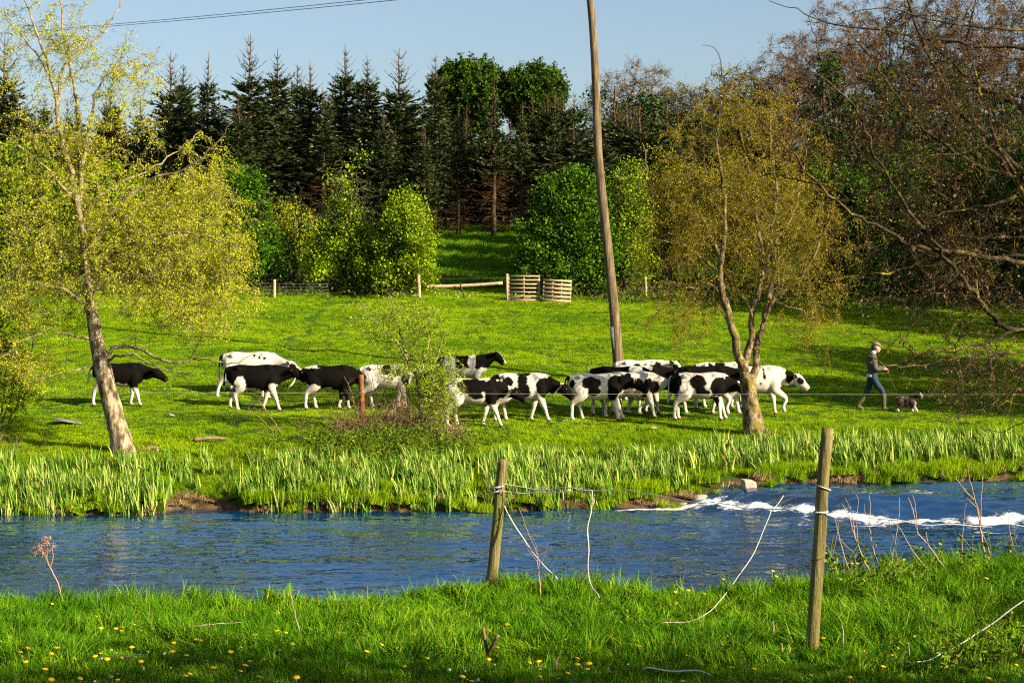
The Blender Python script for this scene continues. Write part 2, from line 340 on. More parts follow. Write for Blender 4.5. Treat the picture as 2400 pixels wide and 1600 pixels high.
def scatter(name, pts, rots, scales, coll, label, cat, kind='stuff'):
    """one object: points with a rotation and a scale, an instance of one of the collection's meshes on each"""
    me = bpy.data.meshes.new(name); me.vertices.add(len(pts)); me.vertices.foreach_set('co', np.asarray(pts, np.float32).ravel())
    for nm, arr, ty in (('rot', rots, 'FLOAT_VECTOR'), ('siz', scales, 'FLOAT_VECTOR')):
        at_ = me.attributes.new(nm, ty, 'POINT'); at_.data.foreach_set('vector', np.asarray(arr, np.float32).ravel())
    o = link(name, me); tag(o, label, cat, kind=kind)
    ng = bpy.data.node_groups.new(name, 'GeometryNodeTree'); ng.interface.new_socket('Geometry', in_out='INPUT', socket_type='NodeSocketGeometry'); ng.interface.new_socket('Geometry', in_out='OUTPUT', socket_type='NodeSocketGeometry')
    gi = ng.nodes.new('NodeGroupInput'); go = ng.nodes.new('NodeGroupOutput'); ip = ng.nodes.new('GeometryNodeInstanceOnPoints'); ci = ng.nodes.new('GeometryNodeCollectionInfo')
    ci.inputs[0].default_value = coll; ci.inputs['Separate Children'].default_value = True; ci.inputs['Reset Children'].default_value = True
    ip.inputs['Pick Instance'].default_value = True
    na = []
    for nm in ('rot', 'siz'):
        a_ = ng.nodes.new('GeometryNodeInputNamedAttribute'); a_.data_type = 'FLOAT_VECTOR'; a_.inputs[0].default_value = nm; na.append(a_)
    ng.links.new(gi.outputs[0], ip.inputs['Points']); ng.links.new(ci.outputs[0], ip.inputs['Instance']); ng.links.new(na[0].outputs[0], ip.inputs['Rotation']); ng.links.new(na[1].outputs[0], ip.inputs['Scale']); ng.links.new(ip.outputs[0], go.inputs[0])
    md = o.modifiers.new('planting', 'NODES'); md.node_group = ng
    return o
def tile_points(rng, step, y0, y1, margin, keep, x0=-1e9, x1=1e9):
    """a jittered lattice of ground points in view (plus a margin in metres), with turns that lay a tile on the slope"""
    hw = 1200 / FPX * y1 + margin; X, Y = np.meshgrid(np.arange(max(-hw, x0), min(hw, x1), step), np.arange(y0, y1, step)); x = X.ravel() + rng.uniform(-.35, .35, X.size) * step; y = Y.ravel() + rng.uniform(-.35, .35, X.size) * step
    ok = (np.abs(x) < 1200 / FPX * y + margin) & (keep(x, y) > rng.uniform(0, 1, len(x))); x = x[ok]; y = y[ok]; z = height(x, y)
    gx = (height(x + .15, y) - height(x - .15, y)) / .3; gy = (height(x, y + .15) - height(x, y - .15)) / .3
    rot = np.array([(Vector((-a, -b, 1)).to_track_quat('Z', 'Y').to_matrix() @ Matrix.Rotation(w, 3, 'Z')).to_euler()[:] for a, b, w in zip(gx, gy, rng.uniform(0, 6.283, len(x)))])
    return np.stack([x, y, z], 1), rot
def clumpy(x, y, s, seed): return noise2(x / s, y / s, seed)
def sized(n, z): return np.stack([np.ones(n), np.ones(n), z], 1)
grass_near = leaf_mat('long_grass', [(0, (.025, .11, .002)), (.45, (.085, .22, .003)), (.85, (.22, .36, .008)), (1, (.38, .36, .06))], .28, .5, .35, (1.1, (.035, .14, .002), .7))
grass_field = leaf_mat('pasture_grass', [(0, (.18, .29, .003)), (.5, (.24, .36, .004)), (1, (.30, .41, .010))], .40, .55, .3, (.5, (.08, .19, .003), .75, (.4, 1.0, 1.0)))
rng = np.random.default_rng(5)
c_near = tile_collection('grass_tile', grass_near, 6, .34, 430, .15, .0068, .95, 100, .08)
c_short = tile_collection('short_grass_tile', grass_near, 4, .34, 700, .07, .0052, .8, 140, .07)
c_field = tile_collection('pasture_tile', grass_field, 6, .68, 900, .065, .0125, .8, 180, .16)
c_bank = tile_collection('bank_tile', grass_field, 6, .56, 640, .14, .0115, .8, 220, .15)
P, Ro = tile_points(rng, .235, 8.0, 15.6, 1.5, lambda x, y: (y < near_edge(x) + .9) * 1.0)
tall = smooth(P[:, 1] + .35 * clumpy(P[:, 0], P[:, 1], .8, 31), 10.2, 11.1); n = len(P); q = rng.uniform(0, 1, n) < tall
sz = np.clip(.8 + .7 * clumpy(P[:, 0], P[:, 1], .45, 32) + rng.uniform(-.15, .2, n), .35, 1.7)
scatter('grass', P[q], Ro[q] + rng.normal(0, .14, (q.sum(), 3)), sized(q.sum(), sz[q]), c_near, 'long lush grass along the near river bank', 'grass')
q = ~q; scatter('grass', P[q], Ro[q], sized(q.sum(), rng.uniform(.7, 1.3, q.sum())), c_short, 'short shaded turf at the bottom edge of the picture', 'grass')
P, Ro = tile_points(rng, .42, 36.4, 48.5, 2.5, lambda x, y: smooth(y - far_edge(x) + .3 * clumpy(x, y, .7, 33), .3, .8) * (1 - smooth(y - far_edge(x), 4.2, 6.5))); n = len(P)
scatter('grass', P, Ro, sized(n, np.clip(.75 + .6 * clumpy(P[:, 0], P[:, 1], 1.0, 35) + rng.uniform(-.15, .2, n), .3, 1.7)), c_bank, 'uneven grass on the far river bank below the cows', 'grass')
P, Ro = tile_points(rng, .52, 40.0, 72.0, 3.0, lambda x, y: smooth(y - far_edge(x), 4.0, 6)); n = len(P)
scatter('grass', P, Ro, sized(n, np.clip(.85 + .55 * clumpy(P[:, 0] / 1.8, P[:, 1], .8, 37) + rng.uniform(-.15, .2, n), .35, 2.0) * np.interp(P[:, 1], [42, 47, 50], [.75, .6, 1])), c_field, 'sunlit pasture grass around and behind the cows', 'grass')
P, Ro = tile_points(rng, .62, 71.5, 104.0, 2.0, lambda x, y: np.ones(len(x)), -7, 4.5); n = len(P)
scatter('grass', P, Ro, np.stack([np.full(n, 2.3)] * 2 + [rng.uniform(1.2, 2.4, n)], 1), c_near, 'meadow in darker green grass standing in for shade, rising between the hedge trees to the conifers', 'grass')  # near-bank tiles, darker and greener, put part of the meadow's shade into its colour
# ---------------------------------------------------------------- cows
def remesh(mb, voxel, it=3, fac=.5):
    """one continuous skin over overlapping closed forms"""
    o = link('tmp', mb.mesh('tmp')); r = o.modifiers.new('r', 'REMESH'); r.mode = 'VOXEL'; r.voxel_size = voxel
    if it: s = o.modifiers.new('s', 'SMOOTH'); s.factor = fac; s.iterations = it
    dg = bpy.context.evaluated_depsgraph_get(); me = bpy.data.meshes.new_from_object(o.evaluated_get(dg))
    old = o.data; bpy.data.objects.remove(o); bpy.data.meshes.remove(old)
    n = len(me.vertices); V = np.empty(n * 3, np.float32); me.vertices.foreach_get('co', V)
    fl = len(me.loops); li = np.empty(fl, np.int32); me.loops.foreach_get('vertex_index', li); st = np.empty(len(me.polygons), np.int32); me.polygons.foreach_get('loop_start', st)
    sizes = np.diff(np.concatenate([st, [fl]])); V = V.reshape(-1, 3); F4 = li.reshape(-1, 4) if np.all(sizes == 4) else None
    if F4 is None:
        F4 = [tuple(p.vertices) for p in me.polygons if len(p.vertices) == 4]; F4 = np.array(F4)
    bpy.data.meshes.remove(me)
    return V.astype(float), F4
WHITE, BLACK, PINK, HOOF = A(.52, .475, .41), A(.004, .003, .0025), A(.42, .22, .16), A(.10, .055, .03)
coat_mat = vcol_mat('cow_coat', .8, .05, fine=(30, .82))
tag_mat = plain_mat('ear_tag_yellow', (.75, .5, .02), .5)
eye_mat = plain_mat('animal_eye', (.004, .003, .003), .1, .6)
def cow(name, spec):
    """a walking heifer built nose towards +x; spec: base, patches (x,z,rx,rz), head ('b','w','blaze'), neck angle na, head pitch hp, yaw, legs offsets"""
    na, hp, yaw = R(spec.get('na', 8)), R(spec.get('hp', 38)), R(spec.get('yaw', 0))
    fat = spec.get('fat', 1.0)
    mb = MB()
    bx = A(-.74, -.70, -.60, -.45, -.25, 0, .22, .40, .54, .66, .73); bz = A(.99, .985, .97, .945, .90, .87, .875, .90, .93, .95, .96)
    ry = A(.06, .13, .20, .235, .25, .275, .265, .23, .19, .13, .07) * fat; rz = A(.08, .17, .23, .27, .30, .335, .345, .335, .30, .23, .13)
    loft(mb, np.stack([bx, bx * 0, bz], 1), ry, rz, k=18)
    loft(mb, np.stack([A(-.72, -.4, 0, .35, .55), np.zeros(5), A(1.12, 1.185, 1.15, 1.185, 1.17)], 1), A(.05, .09, .05, .06, .05), A(.05, .05, .06, .06, .05), k=10)
    for s in (-1, 1): ball(mb, (-.42, .19 * s, 1.14), (.08, .055, .065)); ball(mb, (-.71, .085 * s, 1.08), (.05, .045, .06)); ball(mb, (.40, .15 * s, 1.10), (.12, .05, .11))
    N0 = A(.50, 0, .99); nd = A(math.cos(na) * math.cos(yaw * .5), -math.sin(yaw * .5), math.sin(na)); N1 = N0 + nd * .50
    pts = [N0 - nd * .12, N0 + nd * .08, N0 + nd * .26, N1, N1 + nd * .06]
    loft(mb, pts, A(.12, .155, .115, .09, .06), A(.20, .245, .185, .135, .09), k=14)
    loft(mb, [A(.62, 0, .80), A(.70, 0, .86), N0 + nd * .30 + A(0, 0, -.16), N1 + A(0, 0, -.1)], A(.04, .06, .045, .03), A(.06, .10, .07, .04), k=10)   # dewlap
    hd = A(math.cos(hp) * math.cos(yaw), -math.sin(yaw) * math.cos(hp), -math.sin(hp)); hu = unit(np.cross(np.cross(hd, A(0, 0, 1)), hd)); H0 = N1 + hu * .03 + nd * .02
    tt = A(-.07, -.02, .06, .15, .24, .32, .385, .41); hr = A(.075, .11, .118, .104, .082, .08, .088, .07); hv = A(.08, .13, .145, .132, .105, .094, .094, .07)
    hp_ = np.stack([H0 + hd * a_ * 1.02 - hu * (.02 * a_ / .39) for a_ in tt]); loft(mb, hp_, hr, hv, up=hu, k=14)
    ball(mb, H0 + hd * .15 - hu * .09, (.08, .05, .05))
    lat = unit(np.cross(hu, hd))
    L = spec.get('legs', (.18, -.12, -.16, .12)); K = spec.get('lift', (0, 0, 0, 0))     # front near, front far, hind near, hind far
    for i, (s, dx, lf) in enumerate(zip((-1, 1, -1, 1), L, K)):
        y = .155 * s
        if i < 2:
            J = [(.44, y * .8, .98), (.47 + dx * .05, y, .82), (.40 + dx * .3, y * 1.02, .62), (.42 + dx * .62 + lf * .9, y, .37 + lf * .35), (.41 + dx * .95 - lf * .25, y, .13 + lf * .75), (.415 + dx - lf * .35, y, .075 + lf * .7), (.45 + dx - lf * .45, y, .0 + lf * .6)]
            ra = A(.06, .105, .085, .058, .040, .047, .052); rb = A(.11, .16, .12, .066, .044, .052, .06)
        else:
            J = [(-.50, y * .75, 1.02), (-.42 + dx * .08, y * 1.05, .84), (-.36 + dx * .28, y * 1.12, .66), (-.545 + dx * .55 - lf * .2, y, .47 + lf * .3), (-.535 + dx * .85 - lf * .3, y, .28 + lf * .5), (-.525 + dx - lf * .5, y, .10 + lf * .75), (-.48 + dx - lf * .45, y, .0 + lf * .55)]
            ra = A(.09, .13, .11, .056, .040, .047, .052); rb = A(.17, .215, .175, .075, .049, .054, .06)
        J = np.array(J); Q = spline(np.concatenate([J, ra[:, None], rb[:, None]], 1), .09)
        loft(mb, Q[:, :3], Q[:, 3], Q[:, 4], up=(1, 0, .01), k=10)
    if spec.get('udder', True): ball(mb, (-.22, 0, .60), (.13, .10, .07))
    V, F4 = remesh(mb, .0255, 2)
    # --- coat
    nzp = noise(V * 9 + spec.get('seed', 0) * 7.3, 41) * .030 + noise(V * 24, 42) * .012
    xv = V[:, 0] + np.where(V[:, 1] > .03, .14, 0); zv = V[:, 2]
    f = np.full(len(V), 9.0)
    for (cx, cz, rx, rz_) in spec['patches']:
        f = np.minimum(f, (np.sqrt(((xv - cx) / rx) ** 2 + ((zv - cz) / rz_) ** 2) - 1) * min(rx, rz_))
    inside = 1 - smooth(f + nzp, -.008, .008); base = spec['base']
    dark = inside if base == 'w' else 1 - inside
    rel = V - H0; al = rel @ hd; hh = rel @ hu; ll = rel @ lat
    onhead = (al > -.02) & (al < .5) & (np.abs(ll) < .16) & (np.abs(hh) < .2)
    hk = spec.get('head', 'b')
    if hk in ('b', 'blaze'):
        dk = np.ones(len(V))
        if hk == 'blaze': dk = smooth(np.abs(ll) + nzp * .5 - .035 - .03 * (al > .33) + np.where(hh < .02, .08, 0), -.008, .012)
        dark = np.where(onhead, dk, dark)
    elif hk == 'w':
        e = np.sqrt(((al - .13) / .10) ** 2 + ((hh - .02) / .08) ** 2) - 1; dark = np.where(onhead, 1 - smooth(e + nzp * 2, -.1, .1), dark)
    lo = spec.get('legz', .52)
    leg = 1 - smooth(zv + nzp, lo - .02, lo + .02)
    dark = dark * (1 - leg * (1 - spec.get('legdark', 0.0))) if spec.get('legs_white', True) else dark
    for (lx, lz0, lz1) in spec.get('leg_black', ()): dark = np.maximum(dark, (1 - smooth(np.abs(xv - lx) + nzp, .10, .13)) * (zv > lz0) * (zv < lz1))
    col = WHITE * (1 - dark[:, None]) + BLACK * dark[:, None]
    belly = smooth(.62 - zv, 0, .1) * (zv > .5) * (1 - dark) * .45; col = col * (1 - belly[:, None]) + A(.50, .33, .22) * belly[:, None]
    dirt = smooth(.30 - zv, 0, .25) * np.clip(noise(V * 6, 44) + .3, 0, 1) * .6 * (1 - dark); col = col * (1 - dirt[:, None]) + A(.36, .20, .12) * dirt[:, None]
    hoof = 1 - smooth(zv, .045, .06); col = col * (1 - hoof[:, None]) + HOOF * hoof[:, None]
    muz = smooth(al, .34, .38) * onhead * (.75 if hk == 'w' else .45); col = col * (1 - muz[:, None]) + (PINK if hk != 'b' else A(.05, .035, .03)) * muz[:, None]
    b2 = MB(); b2.add(V, F4, 0, col)
    # tail
    tl = spec.get('tail', ((-.80, .95), (-.80, .62), (-.82, .42))); tp = spline([A(-.70, 0, 1.13), A(-.765, 0, 1.08)] + [A(x, spec.get('tail_y', 0), z) for x, z in tl], .06); n = len(tp); q = np.linspace(0, 1, n)
    rr = np.interp(q, [0, .2, .62, .7, .85, 1], [.035, .024, .017, .03, .035, .008]); tc = np.where(q[:, None] > spec.get('tail_white', .55), WHITE, BLACK if base == 'b' or spec.get('tail_black') else WHITE)
    kv = 7; bt = MB(); loft(bt, tp, rr, rr, up=(0, 1, 0), k=kv); Vt = bt.V[0]; b2.add(Vt, bt.F[0], 0, np.concatenate([np.repeat(tc, kv, 0), tc[:1], tc[-1:]]))
    # ears
    ec = BLACK if hk != 'w' else BLACK * 1.5
    for s in (-1, 1):
        e0 = H0 + lat * .08 * s + hu * .035; ed = unit(lat * s - hd * .25 + hu * .12); bt = MB(); ep = np.stack([e0 + ed * q for q in (0, .06, .12, .18, .225)]); loft(bt, ep, A(.026, .055, .068, .05, .01), A(.02, .014, .012, .010, .006), up=unit(hu + hd * .5), k=8)
        b2.add(bt.V[0], bt.F[0], 0, np.tile(ec, (len(bt.V[0]), 1))); b2.F += [x + b2.n - len(bt.V[0]) for x in bt.F[1:]]; b2.M += [np.zeros(len(x)) for x in bt.F[1:]]
    me = b2.mesh('body', coat_mat)
    return me, dict(H0=H0, hd=hd, hu=hu, lat=lat)
def place_cow(u, v, s, spec, label, y0=41.0):
    """u, v: the middle of the feet in the photo"""
    p = gnd(u, v, y0, 70)
    e = empty('dairy_cow', p, label, 'cow', 'cows walking along the river bank', rz=R(spec.get('turn', 0)), scale=s)
    me, h = cow('body', spec); link('body', me, e)
    if spec.get('tag', True):
        for s_ in ((-1, 1) if spec.get('tag') == 2 else (-1,)):
            m = MB(); c = h['H0'] + h['lat'] * .15 * -1 * (-s_) * 1.0 + h['hu'] * .015 - h['hd'] * .01 if False else h['H0'] + h['lat'] * .16 * (1 if (h['lat'][1] * s_) > 0 else -1) + h['hu'] * .01 - h['hd'] * .035
            loft(m, [c + A(0, -.012, 0), c + A(0, -.006, 0), c + A(0, .006, 0), c + A(0, .012, 0)], A(.026, .034, .034, .026), A(.028, .038, .038, .028), up=(0, 0, 1), k=8); m.build('ear_tag', tag_mat, e)
    m = MB()
    for s_ in (-1, 1):
        m = MB(); ball(m, h['H0'] + h['hd'] * .11 + h['lat'] * .108 * s_ + h['hu'] * .03, .02); m.build('eye', eye_mat, e)
    return e
COWS = [
 # u, v, scale, spec, label
 (-78, 905, 1.05, dict(base='b', patches=[(.35, .9, .12, .3), (-.2, .75, .2, .2)], head='blaze', na=5, hp=45, seed=1, legs=(.1, -.1, .1, -.1)), 'black and white cow almost hidden by the leafy bush at the picture\'s left edge'),
 (278, 951, .90, dict(base='b', patches=[(.02, .55, .30, .10), (-.6, .55, .16, .28)], head='b', na=-6, hp=30, seed=2, legs=(.22, -.10, -.16, .15), tag=False, tail=((-.84, .95), (-.86, .75), (-.88, .6)), tail_white=.3), 'black cow with white belly partly behind the leaning tree trunk'),
 (585, 934, 1.02, dict(base='w', patches=[(.28, 1.08, .05, .06), (.42, 1.06, .05, .05), (-.72, 1.0, .04, .2), (.14, 1.12, .05, .05)], head='w', na=-14, hp=30, seed=3, legs=(.1, -.1, -.30, .05), tail_black=True, tag=False, tail=((-.79, .95), (-.80, .7), (-.80, .5))), 'nearly all white cow walking behind the black cow with the yellow ear tag'),
 (596, 963, .97, dict(base='b', patches=[(-.34, .70, .15, .24), (.50, .60, .20, .13), (-.05, .56, .25, .05)], head='b', na=4, hp=34, seed=4, legs=(.26, -.20, .10, -.14), leg_black=((.30, .38, .7),), tail=((-.79, .9), (-.80, .7), (-.79, .55)), tail_white=.8), 'black cow with white legs and yellow ear tag, in front of the white cow'),
 (772, 959, .92, dict(base='b', patches=[(-.42, .60, .24, .10), (-.5, 1.19, .2, .05), (.0, .55, .3, .06)], head='b', na=-16, hp=36, seed=5, legs=(.14, -.16, -.12, .12), leg_black=((.5, .25, .7), (.2, .2, .7)), tail=((-.90, .98), (-1.0, .76), (-1.14, .60)), tail_white=.42), 'black cow with its tail swung out, its head behind the rusty post'),
 (905, 957, .92, dict(base='w', patches=[(.02, 1.08, .14, .15), (.32, 1.02, .12, .12), (-.45, 1.1, .06, .05), (.55, .85, .1, .2)], head='blaze', na=-5, hp=40, seed=6, legs=(.15, -.1, -.15, .12)), 'white and black cow behind the small hawthorn and the tangle of dead branches'),
 (1086, 926, .87, dict(base='b', patches=[(-.44, .90, .20, .34), (.27, 1.0, .12, .34), (.15, .68, .5, .17), (.62, .66, .24, .2), (-.2, .68, .3, .14), (-.66, .7, .1, .2)], head='blaze', na=26, hp=42, seed=7, legs=(.05, -.05, -.05, .05), tag=False), 'black and white cow standing head up behind the walking cows, beside the hawthorn'),
 (1108, 999, .94, dict(base='w', patches=[(.02, 1.02, .42, .20), (.52, .90, .22, .34), (.10, .80, .20, .10), (.72, .95, .2, .25)], head='b', na=-14, hp=32, seed=8, legs=(.30, -.16, -.12, .10), turn=-3), 'cow with black upper body and white rump, foremost of all, stepping out from the hawthorn'),
 (1222, 987, .96, dict(base='w', patches=[(-.70, 1.08, .15, .17), (-.34, 1.00, .13, .12), (.02, .95, .13, .26), (.12, .80, .10, .18), (.62, .86, .26, .26), (.80, .98, .2, .22), (.05, 1.2, .15, .04)], head='b', na=-16, hp=42, seed=9, legs=(.26, -.16, -.14, .12), lift=(0, 0, 0, 0)), 'white cow with black rump tip and black neck, just left of the pole'),
 (1396, 985, .95, dict(base='w', patches=[(-.62, .95, .07, .12), (-.12, .98, .24, .17), (-.06, .76, .18, .12), (.50, .92, .20, .26), (.42, .68, .12, .2), (-.72, 1.1, .05, .12), (.75, 1.0, .25, .2)], head='b', na=-2, hp=36, seed=10, legs=(.16, .30, -.10, .18), tail_black=True, tail=((-.80, .95), (-.79, .75), (-.80, .6)), tail_white=.5), 'white cow with ragged black flank patch and black shoulder, walking below the pole'),
 (1478, 979, .94, dict(base='w', patches=[(.45, .90, .14, .16), (.62, .80, .15, .18), (-.1, 1.1, .1, .1), (.36, .66, .06, .1)], head='blaze', na=-12, hp=44, seed=11, legs=(.20, -.12, -.15, .2), lift=(0, .16, 0, 0)), 'white cow with black spotted shoulder and dark blazed face in the tight bunch'),
 (1492, 968, 1.0, dict(base='b', patches=[(-.3, 1.1, .3, .16), (.2, 1.15, .16, .12)], head='blaze', na=2, hp=38, yaw=15, seed=12, legs=(.12, -.16, -.1, .14), tag=2), 'cow at the back of the bunch whose orange yellow ear tags show above the others'),
 (1452, 972, 1.0, dict(base='b', patches=[(.4, 1.0, .2, .3), (-.66, .62, .1, .2)], head='b', na=-10, hp=42, seed=13, legs=(.1, -.2, -.16, .14), tag=False, tail=((-.82, 1.22), (-.78, 1.32), (-.76, 1.3)), tail_white=.2), 'black backed cow with a raised pale tail tip, behind the bunch under the pole'),
 (1500, 940, .90, dict(base='w', patches=[(-.1, .98, .14, .13), (.15, 1.0, .08, .1), (.50, .93, .12, .25)], head='w', na=10, hp=48, yaw=38, seed=14, legs=(.1, -.1, -.1, .1), tag=False), 'small white cow with a black collar farthest back, just right of the pole foot'),
 (1640, 984, .97, dict(base='w', patches=[(-.66, .98, .17, .28), (-.08, .98, .22, .17), (-.02, .80, .14, .14), (.10, .72, .16, .06), (.50, .86, .26, .26), (.78, .92, .22, .24)], head='b', na=-14, hp=40, seed=15, legs=(.10, .26, -.14, -.02), leg_black=((.36, .35, .6),)), 'white cow with black rump and square black flank patch, its head behind the slender tree'),
 (1648, 972, 1.02, dict(base='b', patches=[(.0, .58, .2, .07)], head='blaze', na=2, hp=42, yaw=20, seed=16, legs=(.20, -.16, -.2, .10), lift=(.1, 0, 0, 0), tag=2), 'cow with a long plain black back, second row, left of the slender tree'),
 (1690, 958, 1.0, dict(base='w', patches=[(-.30, 1.05, .10, .16), (-.05, 1.15, .14, .09), (-.72, 1.0, .06, .2), (.75, 1.0, .2, .2)], head='b', na=0, hp=36, seed=17, legs=(.1, -.12, -.15, .1)), 'white backed cow in the last row behind the plain black back'),
 (1768, 972, 1.03, dict(base='w', patches=[(.86, .97, .12, .20), (.20, 1.08, .03, .09), (.22, .94, .025, .06), (.12, .78, .03, .03), (-.6, .9, .1, .1)], head='w', na=-10, hp=42, yaw=12, seed=18, legs=(.34, .12, -.18, .15), lift=(.14, 0, 0, 0), udder=False, tag=2), 'white lead cow with a black neck patch, walking right out of the tree'),
]
for (u, v, s, sp, lab) in COWS: place_cow(u, v, s, sp, lab)

# ---------------------------------------------------------------- the person
def part_mesh(build, voxel=.012, it=2):
    m = MB(); build(m); V, F4 = remesh(m, voxel, it); b = MB(); b.add(V, F4); return b
def limb(m, pts, ra, rb=None, up=(1, 0, .01), k=12, step=.05):
    Q = spline(np.concatenate([np.array(pts, float), np.array(ra, float)[:, None], np.array(rb if rb is not None else ra, float)[:, None]], 1), step); loft(m, Q[:, :3], Q[:, 3], Q[:, 4], up=up, k=k)
pp = gnd(2045, 961, 42, 60)
man = empty('person', pp, 'person in grey jumper, flat cap, jeans and green boots walking a small dog', 'person', scale=1.0)
skin = plain_mat('skin', (.52, .26, .17), .55); wool = plain_mat('grey_wool', (.06, .052, .05), .9, .1, (18, (.10, .088, .082))); denim = plain_mat('denim', (.018, .030, .055), .85, .1, (22, (.035, .055, .09)))
rubber = plain_mat('green_rubber', (.05, .05, .02), .5, .3, (9, (.09, .08, .04))); tweed = plain_mat('tweed', (.19, .125, .10), .9, .1, (60, (.27, .19, .15))); hairm = plain_mat('dark_hair', (.02, .013, .009), .7); shirtm = plain_mat('pale_blue_shirt', (.35, .50, .68), .8, .2)
SH = (-.03, 1.45); EL = A(.045, -.24, 1.10); WR = A(.27, -.15, 1.085); EL2 = A(.05, .24, 1.12); WR2 = A(.25, .10, 1.13)
def b_body(m):
    limb(m, [(.10, 0, 1.74), (.11, 0, 1.66), (.115, 0, 1.585), (.10, 0, 1.53)], [.05, .078, .072, .045], [.06, .098, .088, .05], up=(1, 0, 0))           # head
    ball(m, (.20, 0, 1.625), (.022, .016, .026)); ball(m, (.185, 0, 1.572), (.02, .03, .016)); ball(m, (.17, 0, 1.545), (.025, .03, .022))              # nose, lips, chin
    for s in (-1, 1): ball(m, (.095, .078 * s, 1.63), (.022, .012, .032))
    limb(m, [(.085, 0, 1.58), (.03, 0, 1.50), (-.01, 0, 1.42)], [.06, .058, .07])
    limb(m, [(-.02, 0, 1.45), (-.01, 0, 1.25), (0, 0, 1.05), (0, 0, .88)], [.15, .14, .13, .13], [.10, .10, .10, .11], up=(1, 0, 0))
    for s, e, w in ((-1, EL, WR), (1, EL2, WR2)):
        limb(m, [(SH[0], .16 * s, SH[1]), e, w], [.05, .042, .03]); d = unit(w - e); limb(m, [w, w + d * .04, w + d * .085], [.026, .032, .028], [.03, .042, .038], up=(0, 1, 0))
        for k in range(4):                                                                                                                                # fingers curled round the lead
            b0 = w + d * .085 + A(0, .022 - .015 * k, .006); ln = (.030, .036, .034, .026)[k]; limb(m, [b0 - d * .01, b0 + d * ln, b0 + d * ln * 1.2 + A(0, 0, -.024), b0 + d * ln * .6 + A(0, 0, -.036)], [.0095, .009, .0085, .007], k=7, step=.015)
        limb(m, [w + d * .03 + A(0, -.02 * s, .02), w + d * .065 + A(0, -.035 * s, .028), w + d * .09 + A(0, -.02 * s, .015)], [.012, .011, .008], k=7, step=.02)
    for s, kn, an in ((-1, (.235, -.10, .50), (.28, -.10, .09)), (1, (-.11, .10, .50), (-.345, .10, .12))): limb(m, [(-.01, .085 * s, .90), ((kn[0] - .01) / 2 - .01, .09 * s, .70), kn, an], [.07, .058, .045, .035])
b = part_mesh(b_body, .0095, 2); b.build('body', skin, man)
def b_jumper(m):
    limb(m, [(-.005, 0, 1.515), (-.02, 0, 1.45), (-.02, 0, 1.30), (.0, 0, 1.12), (.005, 0, .97), (.005, 0, .935)], [.07, .185, .195, .175, .165, .155], [.06, .115, .145, .14, .135, .125], up=(1, 0, 0), k=16)
    for s, e, w in ((-1, EL, WR), (1, EL2, WR2)):
        d = unit(w - e); limb(m, [(SH[0], .14 * s, SH[1] + .01), (SH[0] + .005, .205 * s, SH[1] - .09), e - d * .02, (e + w) / 2, w - d * .015], [.07, .076, .066, .058, .047])
part_mesh(b_jumper, .012, 3).build('jumper', wool, man)
def b_jeans(m):
    limb(m, [(0, 0, .97), (-.005, 0, .90), (0, 0, .83), (0, 0, .80)], [.15, .165, .16, .14], [.12, .135, .13, .10], up=(1, 0, 0), k=16)
    limb(m, [(-.01, -.085, .88), (.10, -.095, .68), (.225, -.10, .52), (.265, -.10, .36)], [.10, .092, .076, .064])
    limb(m, [(-.015, .085, .88), (-.05, .095, .70), (-.11, .10, .52), (-.20, .10, .36)], [.10, .092, .076, .064])
part_mesh(b_jeans, .012, 3).build('jeans', denim, man)
def boot(kn, an, toe):
    def f(m):
        kn_, an_, t_ = A(*kn), A(*an), A(*toe); limb(m, [kn_, kn_ * .6 + an_ * .4, an_ + A(-.01, 0, .02), an_ + A(-.02, 0, -.045)], [.078, .07, .058, .05]); d = unit((t_ - an_) * A(1, 1, 0)); dz = (t_ - an_)[2]
        limb(m, [an_ - d * .05 + A(0, 0, -.035), an_ + d * .06 + A(0, 0, -.03 + dz * .3), t_ - d * .04, t_], [.045, .05, .052, .03], [.04, .048, .036, .02], up=(0, 0, 1))
        limb(m, [an_ - d * .07 + A(0, 0, -.068), an_ + d * .06 + A(0, 0, -.068 + dz * .25), t_ + A(0, 0, -.022)], [.042, .048, .04], [.012, .012, .012], up=(0, 0, 1))
    return f
part_mesh(boot((.262, -.10, .42), (.285, -.10, .095), (.47, -.10, .045)), .012, 2).build('boot', rubber, man)
part_mesh(boot((-.165, .10, .42), (-.345, .10, .125), (-.215, .10, .04)), .012, 2).build('boot', rubber, man)
def b_cap(m):
    limb(m, [(.0, 0, 1.69), (.06, 0, 1.735), (.13, 0, 1.735), (.205, 0, 1.69), (.235, 0, 1.665)], [.05, .096, .098, .075, .03], [.03, .055, .05, .028, .008], up=(0, 0, 1))
capo = part_mesh(b_cap, .010, 2).build('cap', tweed, man)
part_mesh(lambda m: limb(m, [(.15, 0, 1.695), (.215, 0, 1.672), (.255, 0, 1.645)], [.08, .078, .04], [.014, .012, .008], up=(0, 0, 1)), .006, 1).build('cap_peak', tweed, capo)
def b_hair(m): limb(m, [(.035, 0, 1.70), (.02, 0, 1.64), (.03, 0, 1.585), (.045, 0, 1.55)], [.075, .082, .07, .04], [.045, .058, .045, .03], up=(1, 0, 0))
part_mesh(b_hair, .012, 2).build('hair', hairm, man)
def b_shirt(m):
    limb(m, [(-.0, 0, 1.50), (.03, 0, 1.53), (.045, 0, 1.555)], [.085, .078, .07], [.075, .072, .068], up=(1, 0, 0))
def b_tail(m): limb(m, [(-.05, 0, .95), (-.06, 0, .91), (-.065, 0, .865)], [.13, .155, .15], [.09, .10, .085], up=(1, 0, 0))
part_mesh(b_shirt, .012, 2).build('shirt_collar', shirtm, man); part_mesh(b_tail, .012, 2).build('shirt_tail', shirtm, man)
